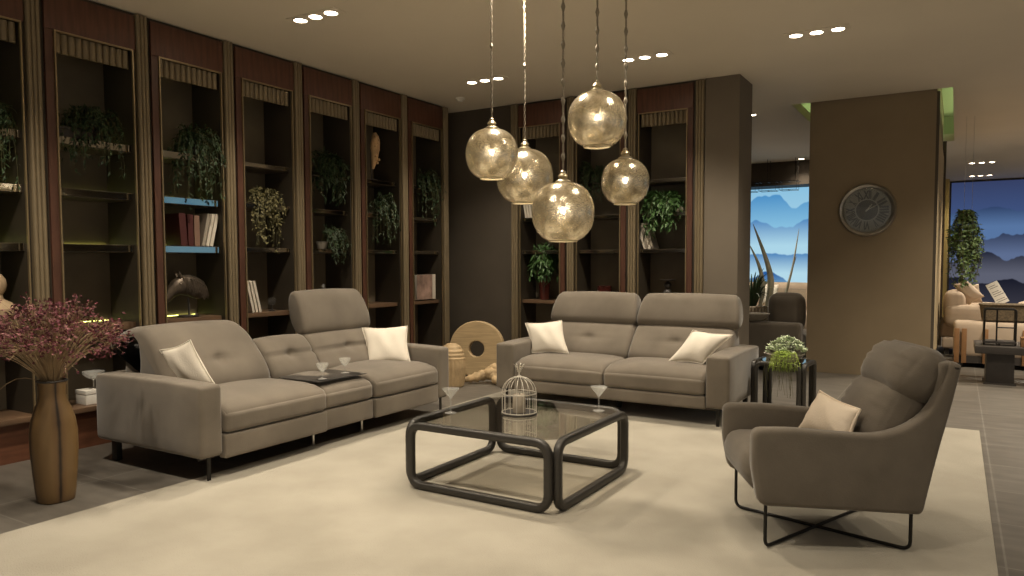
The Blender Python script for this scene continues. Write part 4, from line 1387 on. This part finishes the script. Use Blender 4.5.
for (r, z) in [(pr[i][0] + (pr[i + 1][0] - pr[i][0]) * t / 12, pr[i][1] + (pr[i + 1][1] - pr[i][1]) * t / 12) for i in range(len(pr) - 1) for t in range(12)] + [pr[-1]]:
    for j in range(nn):
        a = 2 * pi * j / nn
        q = r * (1 + .055 * (abs(sin(11 * a)) if z < .30 else abs(sin(z * 75))))
        V.append((q * cos(a), q * sin(a) * .9, z))
kk = len(V) // nn
for i in range(kk - 1):
    for j in range(nn):
        j2 = (j + 1) % nn
        F.append((i * nn + j, i * nn + j2, (i + 1) * nn + j2, (i + 1) * nn + j))
F.append(tuple(range(nn - 1, -1, -1)))
MB().add(V, F).build('body', 'bamboo2', rp_, sharp=0)
dw = thing('driftwood', 'gnarled piece of driftwood on the floor before the wooden disc', 'driftwood', (-4.48, 6.86, 0))
rnd = random.Random(9)
m_ = MB()
for (pts, rs) in (([(-.20, -.16, .05), (-.12, -.08, .07), (-.03, .0, .10), (.07, .03, .12), (.15, .06, .10)], [.03, .05, .065, .07, .04]),
                  ([(.02, 0, .10), (.06, .06, .17), (.12, .10, .19), (.17, .12, .17)], [.06, .055, .045, .03]),
                  ([(-.03, .0, .09), (-.02, .06, .14), (.0, .10, .19)], [.05, .04, .02]),
                  ([(.06, .02, .11), (.12, -.03, .07), (.17, -.05, .04)], [.055, .05, .035])):
    q = crom([Vector(p) for p in pts], 5, False)
    r2 = [rs[min(len(rs) - 1, int(i / 5))] * (1 - (i % 5) / 5) + rs[min(len(rs) - 1, int(i / 5) + 1)] * ((i % 5) / 5) for i in range(len(q))]
    m_.tube(q, [r * rnd.uniform(.82, 1.18) for r in r2], 10)
m_.build('wood', 'drift', dw, sharp=0)
dw.location.z = .0

# ------------------------------------------------------------------ potted plant on the side table
STZ = .50 - .006
pp = thing('succulent_arrangement', 'pale sage and lime green plants in a grey bowl on the side table', 'plant', (-1.27, 6.68, STZ))
MB().lathe([(.0005, 0), (.09, 0), (.13, .02), (.165, .055), (.17, .065), (.16, .066), (.12, .03), (.0005, .02)], 32).build('bowl', 'pot_grey', pp)
rnd = random.Random(31)
a_, b_, c2 = MB(), MB(), MB()
for i in range(150):
    a = rnd.uniform(0, 2 * pi); r = .16 * sqrt(rnd.random())
    z = .06 + .12 * (1 - (r / .17) ** 2) + rnd.uniform(-.02, .02)
    q = Vector((r * cos(a) + .01, r * sin(a) + .03, z))
    for k in range(8):
        an = 2 * pi * k / 8 + rnd.uniform(-.3, .3)
        a_.leaf(q, (cos(an), sin(an), rnd.uniform(.1, .9)), (0, 0, 1), rnd.uniform(.026, .042), rnd.uniform(.02, .03), -.1)
for i in range(80):
    a = rnd.uniform(-pi * .95, -.05) ; rr_ = rnd.uniform(.03, .165)
    q0 = Vector((.03 + rnd.gauss(0, .035), -.10, .075)); dx = rnd.gauss(0, .03)
    pts = [q0, q0 + Vector((dx, -.06, .015)), q0 + Vector((dx * 1.6, -.105, -.04)), q0 + Vector((dx * 2., -.135, -.09 - rnd.uniform(0, .06)))]
    pts = crom(pts, 3, False)
    b_.tube(pts, .0012, 3, cap=False)
    for k in range(9):
        j = rnd.randint(1, len(pts) - 2)
        b_.leaf(pts[j], (rnd.uniform(-1, 1), rnd.uniform(-1, .3), rnd.uniform(-.3, .8)), (rnd.uniform(-.5, .5), -.3, 1), rnd.uniform(.012, .022), .006)
for i in range(22):
    x0 = rnd.uniform(-.11, .13); L_ = rnd.uniform(.10, .26)
    pts = [(x0, -.17, .06), (x0 + rnd.gauss(0, .01), -.245, .03), (x0 + rnd.gauss(0, .012), -.262, -.03), (x0 + rnd.gauss(0, .015), -.262, -.03 - L_)]
    c2.tube(crom(pts, 4, False), .0014, 3, cap=False)
a_.build('sage_rosettes', 'leaf_pale', pp, smooth=False)
b_.build('lime_sprigs', 'leaf_lime', pp, smooth=False)
c2.build('hanging_roots', 'stem', pp)

# ------------------------------------------------------------------ wall clock
ck = thing('wall_clock', 'round silver wall clock with dark roman numerals on the broad column', 'clock', (-.925, 9.63, 1.96))
R = .312
MB().lathe([(R - .055, .0), (R - .055, -.030), (R - .045, -.045), (R - .02, -.055), (R - .004, -.040), (R, -.02), (R, 0)], 64, ax='y').build('bezel', 'silver', ck, sharp=40)
MB().lathe([(.0005, -.012), (R - .05, -.012), (R - .05, -.004), (.0005, -.004)], 56, ax='y').build('dial', 'dial', ck)
MB().lathe([(.0005, -.017), (.118, -.017), (.118, -.0125), (.0005, -.0125)], 48, ax='y').build('centre_disc', 'dial_dark', ck)
MB().lathe([(.121, -.016), (.126, -.016), (.126, -.0125), (.121, -.0125), (.121, -.016)], 48, ax='y', cap=False).build('inner_ring', 'silver', ck)
nm = MB()
for k, txt in enumerate(('XII', 'I', 'II', 'III', 'IIII', 'V', 'VI', 'VII', 'VIII', 'IX', 'X', 'XI')):
    cu = bpy.data.curves.new('numeral_text', 'FONT')
    cu.body = txt; cu.size = 1.; cu.align_x = 'CENTER'; cu.resolution_u = 2; cu.extrude = 0; cu.offset = .045
    to = bpy.data.objects.new('numeral_text', cu); C.objects.link(to)
    bpy.context.view_layer.update()
    me = bpy.data.meshes.new_from_object(to.evaluated_get(bpy.context.evaluated_depsgraph_get()))
    xs = [q.co.x for q in me.vertices]; ys = [q.co.y for q in me.vertices]
    wx, hy = max(xs) - min(xs), max(ys) - min(ys)
    mx_, my_ = (max(xs) + min(xs)) / 2, (max(ys) + min(ys)) / 2
    tw = {1: .034, 2: .062, 3: .085, 4: .10}[len(txt)]
    an = -2 * pi * k / 12
    vs = []
    for q in me.vertices:
        u = (q.co.x - mx_) / wx * tw; w = (q.co.y - my_) / hy * .098 + .180
        x, z = u * cos(an) - w * sin(an), u * sin(an) + w * cos(an)
        vs.append((x, -.0135, z))
    nm.add(vs, [tuple(p.vertices) for p in me.polygons])
    bpy.data.objects.remove(to); bpy.data.meshes.remove(me); bpy.data.curves.remove(cu)
for k in range(60):
    an = 2 * pi * k / 60
    if k % 5 == 0:
        continue
    a, b = .232, .246
    sx_, cz_ = sin(an), cos(an)
    px_, pz_ = cos(an) * .0022, -sin(an) * .0022
    nm.add([(sx_ * a - px_, -.0135, cz_ * a - pz_), (sx_ * a + px_, -.0135, cz_ * a + pz_), (sx_ * b + px_, -.0135, cz_ * b + pz_), (sx_ * b - px_, -.0135, cz_ * b - pz_)], [(0, 1, 2, 3)])
nm.build('numerals', 'numeral', ck, smooth=False)
for (ang, ln, wd) in ((radians(38), .085, .012), (radians(62), .125, .008)):
    h = MB()
    h.box(-wd / 2, wd / 2, -.022, -.019, -.02, ln)
    h.add([(-wd, -.022, ln * .62), (0, -.022, ln * 1.08), (wd, -.022, ln * .62), (0, -.022, ln * .5)], [(0, 1, 2, 3)])
    h.build('hand', 'hand', ck, rot=(0, ang, 0))
MB().lathe([(.0005, -.027), (.010, -.026), (.012, -.018)], 16, ax='y').build('hub', 'silver', ck)
MB().lathe([(.0005, -.047), (R - .06, -.044), (R - .052, -.042)], 56, ax='y').build('glass', 'pane', ck)

# ------------------------------------------------------------------ beyond the column, right
cs = thing('beige_sofa', 'beige sofa seen from behind with amber wood uprights, right of the column', 'sofa', (0, 0, 0))
soft_box((2.3, .30, .46), .05, 8, (0, .02, .01), None, (1.13, 11.15, .36)).build('backrest', 'beige', cs, sharp=0)
soft_box((2.2, .8, .26), .05, 6, (0, .0, .02), None, (1.13, 11.65, .30)).build('seat', 'beige', cs, sharp=0)
for x in (.02, .10, .33, .74, 1.05, 1.5):
    MB().box(x - .028, x + .028, 10.955, 10.985, .06, .50, .004).build('upright', 'amber_wood', cs)
MB().box(.0, 2.2, 10.99, 12.0, .06, .15).build('base', 'dark_wood', cs)
for x in (.06, 2.1):
    for y in (11.05, 11.9):
        MB().box(x - .03, x + .03, y - .03, y + .03, 0, .06).build('foot', 'dark_wood', cs)
ac = thing('beige_armchair', 'plump beige armchair facing away beyond the beige sofa, beside the column', 'armchair', (0, 0, 0))
soft_box((.26, .95, .42), .09, 6, (.02, 0, .02), None, (-.02, 12.9, .70)).build('backrest', 'beige', ac, sharp=0)
soft_box((.80, .26, .30), .10, 6, (0, .0, .02), None, (.25, 12.45, .56)).build('arm', 'beige', ac, sharp=0)
soft_box((.80, .26, .30), .10, 6, (0, .0, .02), None, (.25, 13.4, .56)).build('arm', 'beige', ac, sharp=0)
soft_box((.85, .75, .26), .06, 6, (0, .0, .03), None, (.22, 12.92, .36)).build('seat', 'beige', ac, sharp=0)
soft_box((.85, 1.1, .16), .03, 4, (0, 0, 0), None, (.26, 12.92, .17)).build('base', 'beige', ac, sharp=0)
for x in (-.1, .6):
    for y in (12.45, 13.4):
        MB().box(x - .03, x + .03, y - .03, y + .03, 0, .10).build('foot', 'dark_wood', ac)
GC = 'beige cushions on the far armchairs'
pillow([(-.05, 12.7, 1.02), (.12, 12.62, 1.08), (.36, 12.72, .84), (.16, 12.75, .70)], .2, 'throw_cushion', 'beige', 'plump beige cushion slouching on the far beige armchair', GC, 7, False)
pillow([(.05, 12.95, 1.00), (.28, 12.92, 1.02), (.34, 12.95, .74), (.10, 12.98, .70)], .16, 'throw_cushion', 'beige', 'beige cushion standing behind the slouching one on the far armchair', GC, 8, False)
ac2 = thing('beige_armchair', 'beige armchair at the right edge behind the woven basket', 'armchair', (0, 0, 0))
soft_box((.8, .24, .62), .09, 6, (0, .02, .02), None, (1.28, 13.4, .72)).build('backrest', 'beige', ac2, sharp=0)
soft_box((.26, .85, .30), .10, 6, (0, 0, .02), None, (.89, 13.0, .60)).build('arm', 'beige', ac2, sharp=0)
soft_box((.26, .85, .30), .10, 6, (0, 0, .02), None, (1.68, 13.0, .60)).build('arm', 'beige', ac2, sharp=0)
soft_box((.6, .8, .28), .07, 6, (0, 0, .03), None, (1.28, 12.95, .40)).build('seat', 'beige', ac2, sharp=0)
soft_box((1.0, .95, .2), .03, 4, (0, 0, 0), None, (1.28, 13.0, .16)).build('base', 'beige', ac2, sharp=0)
for x in (.86, 1.66):
    for y in (12.6, 13.4):
        MB().box(x - .03, x + .03, y - .03, y + .03, 0, .07).build('foot', 'dark_wood', ac2)
pillow([(.92, 12.95, 1.06), (1.17, 12.95, 1.09), (1.20, 12.82, .76), (.95, 12.82, .74)], .16, 'throw_cushion', 'beige', 'beige cushion upright on the armchair at the right edge', GC, 10, False)
ptb = thing('pedestal_table', 'dark square pedestal table in front of the beige sofa', 'table', (0, 0, 0))
MB().box(.19, 1.1, 9.50, 10.25, .345, .425, .006).build('table_top', 'dark_wood', ptb)
MB().box(.30, .56, 9.60, 10.05, .02, .344, .005).build('pedestal', 'dark_wood', ptb)
MB().box(.28, .58, 9.58, 10.07, .0, .019).build('foot_plate', 'dark_wood', ptb)
ls = thing('metal_lantern_frame', 'black open metal frame with handles standing on the pedestal table', 'lantern', (.42, 9.75, .426))
fr = MB()
for y in (-.09, .09):
    fr.tube(round3([Vector((-.145, y, .012)), Vector((-.145, y, .40)), Vector((.145, y, .40)), Vector((.145, y, .012))], .03), .010, 6)
for x in (-.145, .0, .145):
    fr.tube([(x, -.09, .012), (x, .09, .012)], .010, 6)
fr.tube([(-.03, -.09, .40), (-.03, -.09, .012)], .009, 6)
fr.tube([(-.03, -.09, .20), (.145, -.09, .20)], .008, 6)
fr.build('frame', 'black', ls)
MB().box(-.155, .155, -.10, .10, .0225, .05, .004).build('tray', 'dark_wood', ls)
wk = thing('woven_basket', 'dark woven basket on the back of the beige sofa, behind the black metal frame', 'basket', (.56, 11.13, .604))
V, F = [], []
def rrect(hx, hy, r):
    return densify(round_poly([(-hx, -hy), (hx, -hy), (hx, hy), (-hx, hy)], r, 4), .012)
base = rrect(.27, .11, .05); k = len(base)
lev = [i / 16 for i in range(17)]
for li, t in enumerate(lev):
    for i, q in enumerate(base):
        s = 1 + .10 * t + .02 * (1 if (i // 2 + li) % 2 else -1)
        V.append((q.x * s, q.y * s, .20 * t))
for li in range(16):
    for i in range(k):
        i2 = (i + 1) % k
        F.append((li * k + i, li * k + i2, (li + 1) * k + i2, (li + 1) * k + i))
F.append(tuple(range(k - 1, -1, -1)))
MB().add(V, F).build('weave', 'wicker', wk, sharp=0)
MB().tube([(q.x * 1.11, q.y * 1.11, .203) for q in base], .014, 6, closed=True).build('rim', 'wicker', wk)
bx2 = thing('wooden_box', 'small reddish wooden box on the pedestal table at the right edge', 'box', (.70, 9.66, .426))
MB().box(-.09, .09, -.06, .06, 0, .085, .004).build('body', 'amber_wood', bx2)
MB().box(-.093, .093, -.063, .063, .086, .105, .004).build('lid', 'amber_wood', bx2)
sg = thing('information_stand', 'tilted white information board on a post before the dark blue mural', 'sign', (.485, 12.12, 0))
MB().lathe([(.0005, 0), (.15, 0), (.15, .012), (.02, .02), (.0005, .02)], 24).build('base', 'chrome', sg)
MB().tube([(0, 0, .018), (0, 0, .80)], .015, 8).build('post', 'chrome', sg)
sb = MB().box(-.075, .075, -.008, .0, -.16, .17, .003).build('board', 'white_metal', sg, loc=(0, -.02, .91), rot=(radians(-20), radians(-28), 0))
pi_ = MB()
for i in range(9):
    if i in (2, 6): continue
    pi_.box(-.055, .03 + .02 * ((i * 7) % 3), -.0095, -.0085, .12 - i * .03, .127 - i * .03)
pi_.build('printed_lines', 'print_ink', sb)
hp = thing('hanging_plant', 'leafy green plant hanging on thin cords before the dark blue mural', 'plant', (.09, 11.6, 2.0))
rnd = random.Random(3)
hl, hs = MB(), MB()
for i in range(70):
    a = rnd.uniform(0, 2 * pi)
    L_ = rnd.uniform(.45, 1.0)
    r1 = rnd.uniform(.06, .21)
    pts = [Vector((.03 * cos(a), .03 * sin(a), .02)), Vector((r1 * .45 * cos(a), r1 * .45 * sin(a), .0)), Vector((r1 * .95 * cos(a), r1 * .95 * sin(a), -.40 * L_)), Vector((r1 * 1.15 * cos(a + .2), r1 * 1.15 * sin(a + .2), -.72 * L_)), Vector((r1 * .7 * cos(a), r1 * .7 * sin(a), -1.0 * L_))]
    pts = crom(pts, 4, False)
    hs.tube(pts, .0025, 3, cap=False)
    for k in range(34):
        j = rnd.randint(0, len(pts) - 2); p = pts[j].lerp(pts[j + 1], rnd.random())
        hl.leaf(p, (rnd.uniform(-1, 1), rnd.uniform(-1, 1), rnd.uniform(-1, .2)), (cos(a), sin(a), .6), rnd.uniform(.04, .075), rnd.uniform(.022, .04))
hs.build('stems', 'stem', hp)
hl.build('foliage', 'leaf_fresh', hp, smooth=False)
cr_ = MB()
for x in (-.03, .06):
    cr_.tube([(x, 0, 0), (x, 0, H - 2.0)], .0018, 5)
cr_.build('cords', 'wire_white', hp)
MB().lathe([(.05, .0), (.075, .05), (.08, .07), (.07, .07), (.045, .01)], 20, (0, 0, -.05)).build('pot', 'pot_dark', hp)

# ------------------------------------------------------------------ beyond the wall stub, left
ls_ = thing('grey_sofa', 'grey taupe sofa with low back seen between the wall stub and the column', 'sofa', (-2.40, 9.55, 0))
soft_box((1.62, .24, .51), .045, 8, (0, .01, .01), None, (-.02, 0, .345)).build('backrest', 'sofa', ls_, sharp=0)
soft_box((1.6, .9, .30), .05, 6, (0, 0, .02), None, (-.02, .56, .30)).build('seat', 'sofa', ls_, sharp=0)
MB().box(-.78, .74, -.1, .98, .05, .14).build('base', 'dark_wood', ls_)
for x in (-.74, .70):
    for y in (-.06, .93):
        MB().box(x - .025, x + .025, y - .025, y + .025, 0, .05).build('foot', 'dark_wood', ls_)
soft_box((.42, .20, .46), .085, 8, (.02, .03, .02), None, (.56, .24, .72)).build('headrest', 'sofa', ls_, sharp=0)
bw = thing('shallow_bowl', 'wide shallow grey bowl on the back of the grey sofa', 'bowl', (-2.20, 9.55, .612))
MB().lathe([(.0005, 0), (.10, 0), (.15, .03), (.20, .085), (.205, .092), (.192, .09), (.14, .04), (.0005, .02)], 36).build('body', 'pot_grey', bw)
bs = thing('low_beige_sofa', 'pale beige sofa in front of the bright blue mural', 'sofa', (-2.9, 13.6, 0))
soft_box((2.2, .26, .50), .06, 6, (0, .02, .02), None, (0, .38, .72)).build('backrest', 'beige', bs, sharp=0)
soft_box((2.0, .8, .32), .06, 6, (0, .02, .03), None, (0, -.08, .34)).build('seat', 'beige', bs, sharp=0)
soft_box((.24, .95, .5), .06, 6, (0, 0, .02), None, (-1.1, -.05, .45)).build('arm', 'beige', bs, sharp=0)
soft_box((.24, .95, .5), .06, 6, (0, 0, .02), None, (1.1, -.05, .45)).build('arm', 'beige', bs, sharp=0)
for x in (-1.1, 1.1):
    for y in (-.4, .4):
        MB().box(x - .03, x + .03, y - .03, y + .03, 0, .21).build('leg', 'dark_wood', bs)
pillow([(-3.0, 13.5, .98), (-2.68, 13.52, .96), (-2.66, 13.42, .60), (-3.0, 13.4, .58)], .16, 'throw_cushion', 'cushion', 'white cushion on the pale sofa before the bright blue mural', None, 12, False)
# tall blade plant in a slatted planter
bl = thing('blade_plant', 'tall spiky plant with long grey green blades by the wall stub', 'plant', (-2.72, 11.7, 0))
pm = MB()
pm.lathe([(.0005, 0), (.20, 0), (.22, .02), (.24, .66), (.22, .68), (.20, .62), (.0005, .60)], 30)
for i in range(30):
    a = 2 * pi * i / 30
    pm.tube([(.222 * cos(a), .222 * sin(a), .02), (.243 * cos(a), .243 * sin(a), .66)], .012, 5)
pm.build('planter', 'wicker', bl, sharp=0)
rnd = random.Random(8)
def blade(mb, pts, w):
    pts = crom([Vector(p) for p in pts], 5, False)
    V, F = [], []
    k = len(pts)
    for i, p in enumerate(pts):
        t = i / (k - 1)
        ww = w * (sin(min(1, t * 2.2 + .25) * pi / 2)) * (1 - t ** 3) + .002
        V += [p + Vector((-ww, .15 * ww, 0)), p + Vector((0, -.5 * ww, 0)), p + Vector((ww, .15 * ww, 0)), p + Vector((0, .35 * ww, 0))]
    for i in range(k - 1):
        for j in range(4):
            F.append((i * 4 + j, i * 4 + (j + 1) % 4, i * 4 + 4 + (j + 1) % 4, i * 4 + 4 + j))
    F += [(3, 2, 1, 0), tuple((k - 1) * 4 + j for j in range(4))]
    mb.add(V, F)
g1, g2 = MB(), MB()
blade(g1, [(.22, 0, .60), (.28, 0, 1.0), (.22, 0, 1.35), (.0, 0, 1.95)], .05)
blade(g1, [(.10, .02, .60), (.16, .02, .95), (.10, .0, 1.3), (-.06, 0, 1.65)], .035)
blade(g1, [(.42, .1, .60), (.50, .1, .95), (.58, .1, 1.3), (.66, .1, 1.86)], .018)
blade(g1, [(.43, .1, .60), (.50, .1, .9), (.56, .1, 1.2), (.63, .1, 1.45)], .014)
for i in range(60):
    a = rnd.uniform(0, 2 * pi); r = rnd.uniform(.12, .40); z = rnd.uniform(.85, 1.32)
    blade(g2, [(.03 * cos(a), .03 * sin(a), .6), (r * .5 * cos(a), r * .5 * sin(a), (.62 + z) / 2 + .1), (r * cos(a), r * sin(a), z - r * .3)], .013)
g1.build('long_blades', 'leaf_grey', bl)
g2.build('leaves', 'leaf_dark', bl)
# wire rack hung under the soffit
wr = thing('hanging_wire_rack', 'black wire rack hanging under the dark soffit above the bright mural', 'rack', (-3.0, 14.55, 2.70))
w_ = MB()
for k, x in enumerate((-.62, -.25, .12)):
    for y in (-.12, .12):
        w_.tube([(x, y, 0), (x + .30, y, 0), (x + .30, y, .16), (x, y, .16)], .006, 5, closed=True)
    for xx in (x, x + .15, x + .30):
        w_.tube([(xx, -.12, 0), (xx, .12, 0)], .005, 5)
        w_.tube([(xx, -.12, .16), (xx, .12, .16)], .005, 5)
for y in (-.12, .12):
    w_.tube([(-.66, y, .16), (.46, y, .16)], .007, 5)
w_.build('basket_wires', 'black', wr)
h_ = MB()
for x in (-.6, -.1, .4):
    for y in (-.12, .12):
        h_.tube([(x, y, .16), (x, y, H - 2.70)], .005, 5)
h_.build('hanger_rods', 'black', wr)
gp = thing('glass_partition', 'clear glass panel standing behind the grey sofa', 'partition', (-2.42, 10.9, 0))
MB().box(0, .62, 0, .012, .04, .98).build('pane', 'pane', gp)
MB().box(0, .62, -.02, .032, 0, .039).build('floor_channel', 'chrome', gp)

# ------------------------------------------------------------------ world, camera, colour
w = bpy.data.worlds.new('World'); bpy.context.scene.world = w
w.use_nodes = True
bg = w.node_tree.nodes['Background']
bg.inputs[0].default_value = (1., .885, .73, 1); bg.inputs[1].default_value = .38

f, yaw, pit, rol, cy = 734.94, .5442, .05428, -.003264, 303.03
r = Vector((cos(yaw), sin(yaw), 0)); fw = Vector((-sin(yaw), cos(yaw), 0)); u = Vector((0, 0, 1))
f2 = fw * cos(pit) - u * sin(pit); u2 = u * cos(pit) + fw * sin(pit)
r3 = r * cos(rol) + u2 * sin(rol); u3 = u2 * cos(rol) - r * sin(rol)
cam = bpy.data.cameras.new('camera')
co = bpy.data.objects.new('camera', cam); C.objects.link(co)
co.matrix_world = Matrix(((r3.x, u3.x, -f2.x, 0), (r3.y, u3.y, -f2.y, 0), (r3.z, u3.z, -f2.z, 1.35), (0, 0, 0, 1)))
cam.sensor_width = 36; cam.lens = f * 36 / 1024
cam.shift_y = (cy - 288) / 1024
cam.clip_end = 100
sc = bpy.context.scene
sc.camera = co
sc.view_settings.view_transform = 'Standard'
sc.view_settings.look = 'None'
sc.view_settings.gamma = 1
sc.view_settings.use_curve_mapping = False
sc.view_settings.exposure = 0.0
sc.cycles.use_denoising = True
sc.cycles.max_bounces = 10
sc.cycles.diffuse_bounces = 5
sc.cycles.transparent_max_bounces = 24
sc.cycles.sample_clamp_indirect = 6
